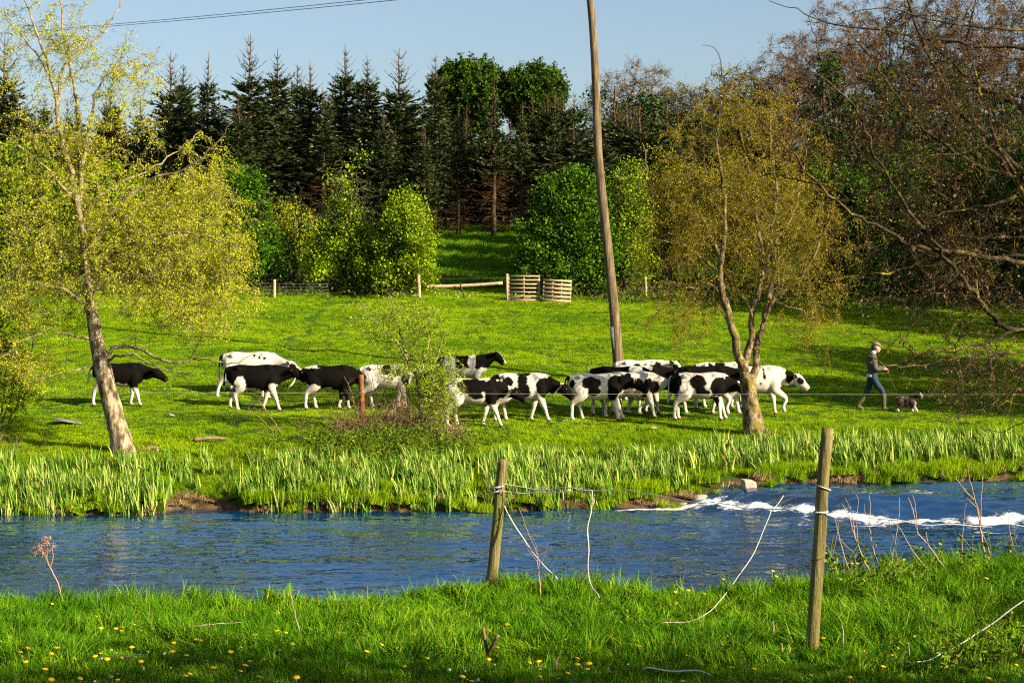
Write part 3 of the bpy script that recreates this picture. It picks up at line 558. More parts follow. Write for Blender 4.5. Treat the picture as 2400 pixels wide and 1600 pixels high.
m = MB(); hp_ = A(.36, -.13, 1.085); tubes(m, spline([pp + hp_, pp + A(.40, -.14, .98), pp + A(.45, -.15, .80), pp + A(.53, -.16, .62), pp + A(.58, -.17, .53)], .05), np.linspace(.010, .006, len(spline([pp + hp_, pp + A(.40, -.14, .98), pp + A(.45, -.15, .80), pp + A(.53, -.16, .62), pp + A(.58, -.17, .53)], .05))), 6)
o = m.build('dog_lead', plain_mat('brown_leather', (.05, .03, .018), .6), origin=pp + hp_); o.location = pp + hp_; tag(o, 'thin dark lead hanging from the hand of the person in the cap', 'lead')

# ---------------------------------------------------------------- the dog
dp = gnd(2128, 965, 42, 60)
dog = empty('dog', dp, 'small shaggy grey brown dog with white paws trotting ahead of the person', 'dog', scale=1.0, rz=R(-8))
def b_dog(m):
    limb(m, [(-.24, 0, .30), (-.20, 0, .31), (-.08, 0, .29), (.06, 0, .28), (.15, 0, .29), (.19, 0, .30)], [.05, .095, .105, .105, .09, .05], [.06, .105, .115, .12, .11, .06])
    limb(m, [(.13, 0, .31), (.20, 0, .38), (.25, 0, .425)], [.08, .07, .06], [.09, .075, .06], up=(1, 0, 0))
    limb(m, [(.19, 0, .44), (.24, 0, .455), (.29, 0, .445), (.345, 0, .415), (.375, 0, .40)], [.05, .068, .064, .046, .03], [.05, .07, .066, .046, .03], up=(0, 0, 1))
    for s in (-1, 1): limb(m, [(.215, .055 * s, .49), (.22, .08 * s, .455), (.235, .085 * s, .40)], [.018, .03, .02], [.02, .035, .022])
    for s, dx in ((-1, .07), (1, -.03)): limb(m, [(.13, .06 * s, .28), (.12 + dx * .4, .065 * s, .17), (.14 + dx, .065 * s, .06), (.16 + dx, .065 * s, .022), (.19 + dx, .065 * s, .018)], [.06, .042, .034, .034, .02])
    for s, dx in ((-1, -.05), (1, .06)): limb(m, [(-.19, .06 * s, .30), (-.15 + dx * .3, .07 * s, .20), (-.23 + dx * .8, .07 * s, .12), (-.21 + dx, .07 * s, .04), (-.17 + dx, .07 * s, .02)], [.085, .06, .04, .036, .024])
    limb(m, [(-.24, 0, .35), (-.31, 0, .36), (-.34, 0, .33)], [.035, .03, .012])
m = MB(); b_dog(m); V, F4 = remesh(m, .010, 2)
fz = noise(V * 16, 61); V = V + (noise(V * 55, 62)[:, None] * .010 + noise(V * 28, 63)[:, None] * .012) * unit(V - A(0, 0, .28))
wht = np.clip(smooth(.10 - V[:, 2] + fz * .03, -.03, .03) + smooth(V[:, 0], .31, .34) + smooth(V[:, 0] - .14 + fz * .03, 0, .04) * (V[:, 2] < .29) * .85, 0, 1)
dcol = A(.10, .068, .048) * (1 + .75 * fz[:, None]) * (1 - wht[:, None]) + A(.55, .45, .36) * wht[:, None]
headd = (V[:, 0] > .17) * (V[:, 2] > .38) * (V[:, 0] < .30); dcol = np.where(headd[:, None] & (np.abs(V[:, 1:2]) > .03), A(.02, .014, .012), dcol)
b = MB(); b.add(V, F4, 0, dcol); b.build('body', vcol_mat('dog_coat', .95, .1), dog)
rng = np.random.default_rng(9); idx = rng.integers(0, len(V), 5200); idx = idx[V[idx, 2] > .05]; mf = MB(); dirs = unit(V[idx] - A(0, 0, .30)) * .6 + A(-.5, 0, -.7)
rhombs(mf, V[idx], rng, rng.uniform(.025, .05, len(idx)), .22, dirs, 0, np.repeat(dcol[idx], 4, 0), .3); mf.build('fur', vcol_mat('dog_fur', .95, .1), dog)
m = MB(); ball(m, (.388, 0, .412), .014); m.build('nose', eye_mat, dog)
for s in (-1, 1): m = MB(); ball(m, (.30, .05 * s, .468), .011); m.build('eye', eye_mat, dog)
# ---------------------------------------------------------------- trees and bushes
class Tree:
    """limbs are drawn as given; twigs are grown from them to points spread through the crown; leaves sit on the twigs"""
    def __init__(s, base, seed): s.base = np.asarray(base, float); s.rng = np.random.default_rng(seed); s.trunk = MB(); s.twig = MB(); s.leaf = MB(); s.nodes = []; s.rad = []; s.tw = []; s.twr = []; s.sub = []
    def limb(s, pts, r0, r1, k=8, step=.22, jit=.03, knob=0.0, mb=None):
        P = spline(pts, step); n = len(P); P[1:] += s.rng.normal(0, jit, (n - 1, 3)); q = np.linspace(0, 1, n); r = r0 + (r1 - r0) * q ** .8
        if knob: r = r * (1 + knob * s.rng.normal(size=n))
        tubes(s.trunk if mb is None else mb, P, r, k); s.nodes.append(P[1:]); s.rad.append(r[1:]); return P
    def grow(s, targets, rmax=.03, rmin=.003, droop=.1, jit=.05, up=.6, n=6, kk=4):
        nodes = np.concatenate(s.nodes); rad = np.concatenate(s.rad); cap = len(nodes) + len(targets) * n
        NB = np.empty((cap, 3)); RB = np.empty(cap); c = len(nodes); NB[:c] = nodes; RB[:c] = rad
        d0 = np.array([np.min(np.linalg.norm(nodes - p, axis=1)) for p in targets]); T = np.asarray(targets)[np.argsort(d0)]
        TW = np.empty((len(T), n, 3)); TR = np.empty((len(T), n)); tq = np.linspace(0, 1, n)[:, None]
        for i, p in enumerate(T):
            dv = p - NB[:c]; d = np.linalg.norm(dv, axis=1); cost = d * (1 + up * np.clip(-dv[:, 2] / np.maximum(d, .01), 0, 1)) + .0 / np.maximum(RB[:c], .002) ; a = int(np.argmin(cost)); q = NB[a]; L = d[a]
            ctrl = q + (p - q) * .5 + A(0, 0, L * .22) + s.rng.normal(0, L * .08, 3); P = (1 - tq) ** 2 * q + 2 * tq * (1 - tq) * ctrl + tq ** 2 * p
            P[:, 2] -= droop * L * tq[:, 0] ** 2; P[1:] += s.rng.normal(0, jit * min(L, 1.0) * .5, (n - 1, 3))
            r0 = min(RB[a] * .75, rmin + L * .013, rmax); TW[i] = P; TR[i] = r0 + (rmin - r0) * tq[:, 0]
            NB[c:c + n - 1] = P[1:]; RB[c:c + n - 1] = TR[i, 1:]; c += n - 1
        tubes(s.twig, TW, TR, kk, cap=False); s.tw.append(TW); return TW
    def subtwigs(s, TW, m, L, r=.003, droop=0.0, spread=.9, n=3, t0=.25):
        M_, nn, _ = TW.shape; i = np.repeat(np.arange(M_), m); t = s.rng.uniform(t0, 1, len(i)) * (nn - 1); k = np.minimum(t.astype(int), nn - 2); f = (t - k)[:, None]
        p0 = TW[i, k] * (1 - f) + TW[i, k + 1] * f; d = unit(TW[i, k + 1] - TW[i, k]); d = unit(d + s.rng.normal(0, spread, d.shape)); ln = (L * s.rng.uniform(.5, 1.3, len(i)))[:, None]
        q = np.linspace(0, 1, n)[None, :, None]; P = p0[:, None] + d[:, None] * ln[:, None] * q; P[:, :, 2] -= droop * ln * q[..., 0] ** 2; P[:, 1:] += s.rng.normal(0, .04, P[:, 1:].shape) * ln[:, None]
        tubes(s.twig, P, np.broadcast_to(np.linspace(r, r * .5, n), P.shape[:2]), 3, cap=False); return P
    def leaves(s, TW, per, L, wid=.6, jit=.04, t0=.2, hang=0.0, mb=None):
        M_, nn, _ = TW.shape; i = np.repeat(np.arange(M_), per); t = s.rng.uniform(t0, 1, len(i)) * (nn - 1); k = np.minimum(t.astype(int), nn - 2); f = (t - k)[:, None]
        p = TW[i, k] * (1 - f) + TW[i, k + 1] * f + s.rng.normal(0, jit, (len(i), 3)); d = unit(TW[i, k + 1] - TW[i, k]) * .6 + A(0, 0, -hang)
        rhombs(s.leaf if mb is None else mb, p, s.rng, L * s.rng.uniform(.6, 1.4, len(i)), wid, d, dev=.8)
    def blob_leaves(s, pts, L, wid=.6): rhombs(s.leaf, pts, s.rng, L * s.rng.uniform(.6, 1.4, len(pts)), wid)
    def finish(s, name, label, cat, bark, leafm, twigm=None, group=None, leafname='crown'):
        e = empty(name, s.base, label, cat, group)
        if s.trunk.V: s.trunk.build('trunk', bark, e, origin=s.base)
        if s.twig.V: s.twig.build('branches', twigm or bark, e, origin=s.base)
        if s.leaf.V: s.leaf.build(leafname, leafm, e, False, origin=s.base)
        return e
def rough_trunk(T, pts, r0, r1, seed, k=26):
    """a trunk with ridges and swellings"""
    P = spline(pts, .06); n = len(P); q = np.linspace(0, 1, n); r = r0 + (r1 - r0) * q ** .7; m = MB(); tubes(m, P, r, k); V = m.V[0]; C = np.repeat(P, k, 0); D = unit(V - C); a = np.tile(np.arange(k), n) * 6.2832 / k
    zz = np.repeat(np.arange(n) * .06, k); g = noise(np.stack([np.cos(a) * 2.2, np.sin(a) * 2.2, zz * .9], 1), seed) * .10 + noise(np.stack([np.cos(a) * 6, np.sin(a) * 6, zz * 2.2], 1), seed + 1) * .09 + noise(np.stack([np.cos(a) * 13, np.sin(a) * 13, zz * 7], 1), seed + 2) * .045
    m.V[0] = V + D * (g * np.repeat(r, k))[:, None]; T.trunk.add(m.V[0], m.F[0]); T.nodes.append(P[1:]); T.rad.append(r[1:])
def ell(rng, c, r, n, shell=.5):
    """n points in an ellipsoid, pushed towards its surface"""
    d = unit(rng.normal(size=(n, 3))); return np.asarray(c) + d * (rng.uniform(0, 1, (n, 1)) ** shell) * np.asarray(r)
def pell(rng, u, v, Y, ru, rv, ry, n, shell=.5): return ell(rng, at(u, v, Y), (ru / FPX * Y, ry, rv / FPX * Y), n, shell)
def path(Y, pts, dy=0.0, rng=None):
    """photo pixels -> points at distance Y, drifting by dy metres in depth along the way"""
    n = len(pts); return [at(p[0], p[1], Y + (p[2] if len(p) > 2 else dy * i / max(1, n - 1))) for i, p in enumerate(pts)]

bark_pale = bark_mat('pale_lichened_bark', [(.34, (.03, .02, .012)), (.46, (.13, .095, .055)), (.56, (.30, .24, .155)), (.72, (.46, .39, .28))], 9, (1, 1, .4), .9, 1.0, (3.5, (.12, .11, .02), .55))
bark_limb = bark_mat('limb_bark', [(.34, (.05, .036, .018)), (.5, (.20, .155, .085)), (.7, (.42, .34, .21))], 9, (1, 1, 1), .9, .5, (4, (.14, .12, .02), .54))
bark_birch = bark_mat('golden_stem_bark', [(.38, (.03, .02, .01)), (.5, (.15, .105, .05)), (.66, (.36, .28, .16))], 9, (1, 1, .5), .9, .9, (3.5, (.16, .13, .02), .52))
bark_gold = bark_mat('golden_twig_bark', [(.3, (.07, .045, .014)), (.7, (.22, .155, .035))], 5, (1, 1, 1), .9, 0)
bark_twig = bark_mat('twig_bark', [(.3, (.10, .075, .04)), (.7, (.24, .19, .10))], 5, (1, 1, 1), .9, 0)
bark_dark = bark_mat('dark_twig_bark', [(.3, (.035, .022, .014)), (.7, (.10, .065, .04))], 5, (1, 1, 1), .9, 0)
bark_moss = bark_mat('mossy_bark', [(.38, (.014, .009, .006)), (.54, (.05, .036, .015)), (.74, (.18, .14, .025))], 9, (1, 1, 1), .9, .5, (5.0, (.32, .25, .02), .59))
leaf_yellow = leaf_mat('young_yellow_leaves', [(0, (.22, .26, .004)), (.5, (.37, .40, .006)), (1, (.48, .48, .015))], .40, .5, .3)
leaf_olive = leaf_mat('olive_catkin_leaves', [(0, (.12, .095, .003)), (.5, (.24, .20, .004)), (1, (.36, .33, .008))], .35, .6, .2)
leaf_fresh = leaf_mat('fresh_hawthorn_leaves', [(0, (.08, .17, .002)), (.5, (.20, .31, .003)), (1, (.34, .41, .008))], .4, .45, .35)
leaf_green = leaf_mat('hedge_leaves', [(0, (.012, .05, .002)), (.55, (.04, .12, .003)), (1, (.14, .23, .006))], .3, .4, .45)
leaf_lime = leaf_mat('lime_hedge_leaves', [(0, (.05, .12, .002)), (.5, (.16, .26, .003)), (1, (.32, .38, .008))], .35, .45, .35)
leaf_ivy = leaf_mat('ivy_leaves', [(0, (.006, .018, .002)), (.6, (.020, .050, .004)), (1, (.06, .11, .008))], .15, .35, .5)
leaf_bud = leaf_mat('reddish_buds', [(0, (.08, .04, .022)), (.5, (.14, .075, .04)), (1, (.22, .13, .07))], .2, .6, .2)
leaf_tan = leaf_mat('grey_brown_buds', [(0, (.06, .04, .012)), (.5, (.13, .09, .025)), (1, (.24, .17, .05))], .2, .7, .2)
leaf_dome = leaf_mat('dome_tree_leaves', [(0, (.012, .035, .002)), (.5, (.035, .08, .004)), (1, (.09, .15, .008))], .3, .5, .3)
bark_far = bark_mat('far_bark', [(.3, (.05, .032, .02)), (.7, (.14, .095, .06))], 3, (1, 1, .3), .9, 0)
bark_brown = bark_mat('brown_bare_twigs', [(.3, (.05, .03, .012)), (.7, (.16, .10, .04))], 2, (1, 1, 1), .95, 0)

# --- the leaning tree at the far bank, left
Y = 40.0; rg = np.random.default_rng(21); b = gnd(292, 1066, 37, 44); Y = b[1]
T = Tree(b, 21)
rough_trunk(T, [b + A(0, 0, -.1)] + path(Y, [(280, 1020), (262, 955), (243, 870), (225, 790), (213, 712)]), .265, .14, 21)
for a in (-.25, .22, .05): T.limb([b + A(a * 1.3, -.12, -.12), b + A(a * .6, -.05, .12), b + A(a * .2 - .03, 0, .5)], .10, .10, 8, .12, .01)
L1 = [
 ([(213, 718), (203, 640), (190, 520), (169, 406), (148, 344), (134, 258), (119, 172), (100, 120), (74, 41), (40, -60)], .115, .02, -.6),
 ([(214, 715), (206, 620), (198, 530), (191, 465), (188, 327), (179, 241), (165, 155), (150, 80), (138, -20), (130, -90)], .10, .018, .5),
 ([(134, 262), (145, 165, .1), (193, 110, .3), (224, 93, .4), (248, 69, .5), (286, 0, .7), (300, -60, .8)], .05, .012, .8),
 ([(190, 400), (210, 300), (235, 195), (296, 148), (340, 128), (372, 116)], .055, .01, 1.0),
 ([(207, 610), (235, 545), (270, 490), (330, 440), (375, 413), (448, 389), (499, 341), (545, 288)], .075, .014, -1.2),
 ([(196, 500), (240, 455), (300, 420), (350, 400), (420, 350), (470, 310)], .06, .012, 1.4),
 ([(209, 650), (260, 600), (330, 565), (420, 545), (500, 560), (570, 590)], .065, .012, -1.6),
 ([(212, 690), (270, 650), (340, 650), (420, 640), (500, 660), (600, 690)], .06, .012, .9),
 ([(240, 835), (275, 812), (337, 818), (372, 844), (413, 851), (448, 837), (475, 789), (544, 754), (585, 735)], .062, .012, -.7),
 ([(448, 838), (500, 845), (560, 850), (600, 820)], .03, .008, -.5),
 ([(243, 850), (272, 837), (310, 833), (379, 864), (437, 875), (465, 850)], .04, .01, -1.0),
 ([(214, 730), (165, 690), (110, 670), (50, 690), (0, 730)], .06, .012, -.8),
 ([(208, 660), (160, 610), (100, 590), (40, 560), (-30, 560)], .06, .012, 1.0),
 ([(225, 800), (165, 785), (110, 775), (40, 805), (-10, 850)], .045, .01, -1.2),
 ([(232, 850), (180, 865), (120, 880), (60, 890)], .035, .008, -.6),
 ([(190, 500), (150, 440), (90, 380), (30, 330), (-40, 300)], .055, .012, -.9),
 ([(165, 390), (110, 320), (60, 260), (10, 230)], .045, .01, .8),
 ([(120, 180), (80, 120), (30, 60), (-10, 10)], .035, .01, .4),
]
for pts, r0, r1, dy in L1: T.limb(path(Y, pts, dy), r0 * .9, r1 * .55, 7, .2, .02, 0, T.twig)
tg = np.concatenate([pell(rg, 200, 560, Y, 340, 190, 2.6, 520, .6), pell(rg, 400, 550, Y, 220, 180, 2.2, 380, .65), pell(rg, 440, 710, Y - .3, 180, 90, 1.6, 210, .65), pell(rg, 480, 420, Y, 90, 130, 1.2, 90, .7), pell(rg, 60, 720, Y, 150, 140, 1.8, 170, .6), pell(rg, 170, 330, Y, 230, 190, 2.0, 260, .6), pell(rg, 140, 100, Y, 180, 150, 1.6, 170, .6), pell(rg, 300, 170, Y, 90, 90, 1.0, 60, .6), pell(rg, 70, 850, Y - .2, 100, 60, 1.0, 50, .6), pell(rg, 520, 620, Y, 90, 90, 1.2, 80, .6)])
TW = T.grow(tg, .03, .0035, .16, .06, .35); SB = T.subtwigs(TW, 5, .38, .0030, .25, n=2)
vv = VH - (TW[:, -1, 2] - CZ) * FPX / TW[:, -1, 1]; dense = np.clip((vv + 260) / 620, .45, 1); keep = rg.uniform(0, 1, len(TW)) < dense * .85
SBk = SB.reshape(len(TW), 5, *SB.shape[1:])[keep].reshape(-1, *SB.shape[1:])
T.leaves(TW[keep], 17, .040, .62, .03, .1); T.leaves(SBk, 8, .038, .62, .022, .05); T.leaves(TW[~keep], 8, .034, .6, .02); T.leaves(SB, 2, .036, .6, .02)
T.finish('alder_tree', 'big leaning tree with rough pale trunk and yellow green leaves at the left', 'tree', bark_pale, leaf_yellow, bark_limb)

# --- the slender many-stemmed tree among the cows, right
b = gnd(1768, 1022, 38, 46); Y = b[1]; rg = np.random.default_rng(22); T = Tree(b, 22)
rough_trunk(T, [b + A(0, 0, -.1)] + path(Y, [(1764, 985), (1757, 930), (1752, 885)]), .25, .20, 22)
for a, q in ((-.2, .06), (.25, -.1), (.05, -.25), (.4, .05)): T.limb([b + A(a * 1.5, q * 1.5, -.08), b + A(a * .7, q * .7, .08), b + A(a * .2, q * .2, .4)], .07, .09, 8, .1, .01)
for pts, r0, r1, dy in [
 ([(1748, 890), (1738, 851), (1727, 823), (1714, 761), (1700, 706), (1690, 675), (1690, 610), (1700, 520), (1692, 420), (1680, 330), (1690, 240)], .125, .016, -.7),
 ([(1752, 890), (1748, 850), (1762, 796), (1762, 727), (1786, 658), (1786, 589), (1776, 520), (1760, 420), (1740, 330), (1730, 230)], .10, .016, .5),
 ([(1757, 893), (1772, 870), (1774, 813), (1786, 775), (1796, 727), (1807, 675), (1814, 623), (1807, 554), (1820, 450), (1806, 330), (1810, 230)], .105, .016, 1.0),
 ([(1790, 750), (1820, 692), (1862, 661), (1896, 623), (1920, 568), (1934, 544), (1955, 470), (1965, 410)], .062, .014, -.8),
 ([(1696, 706), (1665, 668), (1631, 675), (1600, 668), (1560, 655)], .045, .01, -.4),
 ([(1774, 700), (1800, 600), (1850, 520), (1880, 430), (1890, 350)], .05, .012, .8), ([(1690, 610), (1650, 520), (1620, 440), (1600, 360), (1590, 300)], .05, .012, .6),
 ([(1690, 640), (1640, 600), (1590, 570), (1540, 560)], .035, .01, -.8), ([(1700, 520), (1660, 440), (1650, 340), (1640, 260)], .04, .01, 1.0),
 ([(1714, 760), (1690, 730), (1672, 700), (1640, 705)], .03, .008, .5), ([(1762, 740), (1745, 700), (1730, 690)], .03, .01, .2), ([(1800, 700), (1850, 720), (1900, 740), (1940, 790)], .03, .008, -.7)]: T.limb(path(Y, pts, dy), r0, r1 * .7, 8, .15, .018, .04)
tg = np.concatenate([pell(rg, 1750, 420, Y, 235, 270, 2.0, 400, .65), pell(rg, 1610, 560, Y, 150, 190, 1.6, 190, .65), pell(rg, 1890, 560, Y, 130, 210, 1.6, 200, .65), pell(rg, 1900, 740, Y - .3, 95, 95, 1.2, 45, .7), pell(rg, 1600, 740, Y - .2, 95, 80, 1.2, 45, .7), pell(rg, 1740, 260, Y, 130, 90, 1.4, 80, .7)])
TW = T.grow(tg, .026, .004, .16, .06, .35); SB = T.subtwigs(TW, 6, .45, .0035, .35, n=2)
T.leaves(TW, 12, .038, .5, .025, .15, .3); T.leaves(SB, 6, .038, .5, .02, .05, .3)
T.finish('birch_tree', 'slender tree with several pale stems and drooping olive twigs, standing before the cows', 'tree', bark_birch, leaf_olive, bark_gold)

# --- small hawthorn in the middle of the far bank
b = gnd(988, 1022, 38, 46); Y = b[1]; rg = np.random.default_rng(23); T = Tree(b, 23)
for pts, r0, r1, dy in [([(990, 1026), (987, 960), (985, 915), (975, 880), (955, 842), (942, 790), (925, 735), (915, 690)], .075, .010, .3), ([(986, 925), (1003, 893), (1018, 850), (1035, 800), (1045, 770)], .04, .008, -.4), ([(957, 850), (925, 795), (885, 755), (835, 710)], .03, .007, -.5), ([(975, 880), (1000, 820), (1005, 760), (995, 700)], .032, .007, .5),
  ([(985, 930), (1020, 925), (1050, 900), (1075, 890)], .03, .007, -.5), ([(945, 800), (900, 800), (860, 790)], .02, .006, .6), ([(987, 960), (1010, 940), (1040, 945)], .02, .006, .4)]: T.limb(path(Y, pts, dy), r0, r1, 7, .1, .012)
tg = np.concatenate([pell(rg, 910, 750, Y, 120, 70, 1.0, 170, .65), pell(rg, 1000, 770, Y, 65, 75, .8, 90, .65), pell(rg, 955, 865, Y, 90, 65, .9, 130, .65), pell(rg, 1035, 890, Y - .2, 62, 85, .8, 170, .65), pell(rg, 1020, 960, Y - .2, 60, 55, .6, 80, .6)])
TW = T.grow(tg, .016, .0025, .1, .06, .3); SB = T.subtwigs(TW, 3, .2, .0025)
T.leaves(TW, 6, .042, .75, .025, .25); T.leaves(SB, 3, .042, .75, .02, .1); T.finish('hawthorn_tree', 'small hawthorn tree with sparse bright leaves in the middle of the far bank', 'tree', bark_limb, leaf_fresh, bark_limb)

# --- leafy bush cut by the left edge of the picture
b = gnd(-40, 1035, 38, 46); Y = b[1]; rg = np.random.default_rng(24); T = Tree(b, 24)
for i in range(7): T.limb(path(Y, [(-45 + i * 6, 1040), (-60 + i * 16, 950), (-90 + i * 26, 850), (-120 + i * 34, 760)], rg.uniform(-1, 1)), .03, .008, 6, .15, .02)
tg = np.concatenate([pell(rg, -30, 880, Y, 110, 130, 1.2, 150, .6), pell(rg, 40, 930, Y - .2, 55, 60, .7, 40, .6), pell(rg, -20, 780, Y, 70, 70, .9, 60, .6)])
TW = T.grow(tg, .016, .0025, .15, .06, .3); SB = T.subtwigs(TW, 3, .25, .0025)
T.leaves(TW, 18, .05, .75, .05, .2); T.leaves(SB, 8, .05, .75, .04, .1); T.finish('hawthorn_bush', 'leafy bush on the far bank, cut by the left edge of the picture', 'bush', bark_twig, leaf_fresh, bark_twig)

# --- the bare tree standing just outside the right edge, its branches reaching in
Y = 15.0; rg = np.random.default_rng(25); bx = (2760 - 1200) / FPX * 14.4; b = A(bx, 14.2, gz(bx, 14.2)); T = Tree(b, 25)
trunkp = [b + A(0, 0, -.1), b + A(-.05, .1, .6)] + [at(u, v, y) for u, v, y in ((2700, 850, 14.6), (2640, 600, 15), (2610, 300, 15.2), (2590, 0, 15.3), (2600, -350, 15.2), (2580, -700, 15))]
T.limb(trunkp, .19, .07, 12, .15, .015, .04)
BR = [
 ([(2660, 880), (2500, 830), (2400, 782), (2340, 758), (2316, 727), (2282, 685), (2244, 637), (2213, 599), (2185, 561), (2144, 513), (2089, 427), (2051, 365), (2027, 303), (1999, 248), (1937, 189), (1872, 162)], .045, .007, -1.0),
 ([(2630, 560), (2480, 480), (2400, 406), (2358, 372), (2337, 337), (2275, 286), (2213, 200), (2158, 93), (2127, 0), (2105, -80)], .052, .012, .5),
 ([(2610, 420), (2480, 320), (2400, 255), (2340, 224), (2289, 193), (2220, 138), (2165, 76), (2130, 20)], .045, .008, 1.0),
 ([(2630, 590), (2480, 530), (2400, 461), (2375, 413), (2306, 396), (2237, 355), (2185, 320), (2137, 269), (2089, 203), (2048, 145), (1999, 83), (1970, 40)], .04, .006, -.5),
 ([(2375, 420), (2340, 370), (2302, 344), (2247, 358), (2185, 368), (2092, 393)], .028, .005, -.6),
 ([(2660, 700), (2500, 640), (2400, 618), (2351, 606), (2282, 596), (2220, 589), (2151, 578), (2099, 558), (2051, 527), (1979, 486), (1924, 437), (1876, 382), (1838, 341), (1793, 293), (1738, 224)], .042, .006, -1.2),
 ([(2640, 640), (2500, 570), (2400, 558), (2340, 558), (2254, 554), (2168, 542), (2099, 525), (2013, 482), (1944, 441), (1841, 413), (1779, 410)], .034, .005, .8),
 ([(2650, 680), (2500, 600), (2400, 596), (2333, 606), (2254, 608), (2171, 606), (2109, 606), (2048, 589), (2020, 558)], .038, .005, .2),
 ([(2171, 606), (2099, 637), (2013, 644), (1920, 647)], .018, .005, -.5),
 ([(2660, 800), (2500, 730), (2400, 696), (2340, 682), (2299, 668), (2254, 623), (2209, 548), (2180, 470)], .035, .006, .9),
 ([(2660, 840), (2500, 760), (2400, 771), (2323, 799), (2254, 813), (2168, 826), (2116, 816), (2068, 799), (2023, 778)], .026, .006, -.9),
 ([(2670, 870), (2520, 830), (2400, 823), (2340, 826), (2254, 837), (2203, 847), (2116, 857), (2065, 847), (2034, 835)], .024, .008, -1.6),
 ([(2345, 828), (2333, 840), (2289, 871), (2220, 909), (2168, 931)], .016, .005, -1.0),
 ([(2690, 900), (2500, 870), (2400, 909), (2340, 940), (2289, 964), (2237, 978), (2209, 990)], .022, .004, -1.8),
 ([(2610, 350), (2480, 240), (2400, 227), (2306, 217), (2185, 207), (2082, 210), (2027, 193), (1972, 158)], .03, .005, 1.2),
 ([(2600, 220), (2480, 130), (2400, 110), (2289, 107), (2220, 96), (2082, 76), (1996, 65), (1920, 50), (1869, 26), (1800, 0)], .03, .005, .6),
 ([(2600, 150), (2480, 80), (2400, 72), (2306, 62), (2168, 48), (2082, 21), (1989, 33)], .026, .005, -.4),
 ([(2375, 400), (2330, 324), (2306, 234), (2282, 165), (2268, 86), (2285, 0), (2290, -60)], .026, .008, 1.2),
 ([(2590, 20), (2480, -60), (2380, -100), (2250, -140)], .04, .008, .5), ([(2400, 450), (2330, 480), (2250, 490), (2180, 510)], .02, .004, -.8), ([(2560, 640), (2480, 900), (2380, 1000), (2310, 1010)], .02, .004, .6),
 ([(2640, 500), (2900, 300), (3100, 100)], .07, .01, -1), ([(2640, 640), (2850, 500), (3150, 450)], .07, .01, 1), ([(2600, 100), (2800, -100), (2900, -400)], .06, .01, 0), ([(2600, -200), (2450, -400), (2350, -600)], .05, .01, 0), ([(2600, 300), (2750, 250), (2900, 0)], .06, .01, -4.0)]
for pts, r0, r1, dy in BR: T.limb(path(Y, pts, dy), r0 * .8, r1 * .6, 7, .1, .010, .05)
tg = np.concatenate([pell(rg, 2200, 250, Y, 380, 330, 1.2, 330, .75), pell(rg, 2230, 600, Y, 300, 280, 1.2, 260, .75), pell(rg, 2300, 880, Y - .8, 190, 120, .8, 80, .7), pell(rg, 2850, 100, Y - 1, 500, 500, 2.6, 330, .6), pell(rg, 2080, 330, Y, 300, 260, 1.0, 210, .8), pell(rg, 2200, 560, Y, 200, 130, 1.0, 90, .8)])
TW = T.grow(tg, .010, .0022, .05, .09, .1); SB = T.subtwigs(TW, 5, .22, .0024, 0, .7)
T.leaves(SB, 2, .028, .4, .004, .85); T.leaves(TW, 3, .03, .4, .004, .5)
T.finish('overhanging_tree', 'bare mossy branches with reddish buds reaching in from the right edge', 'tree', bark_moss, leaf_bud, bark_moss)
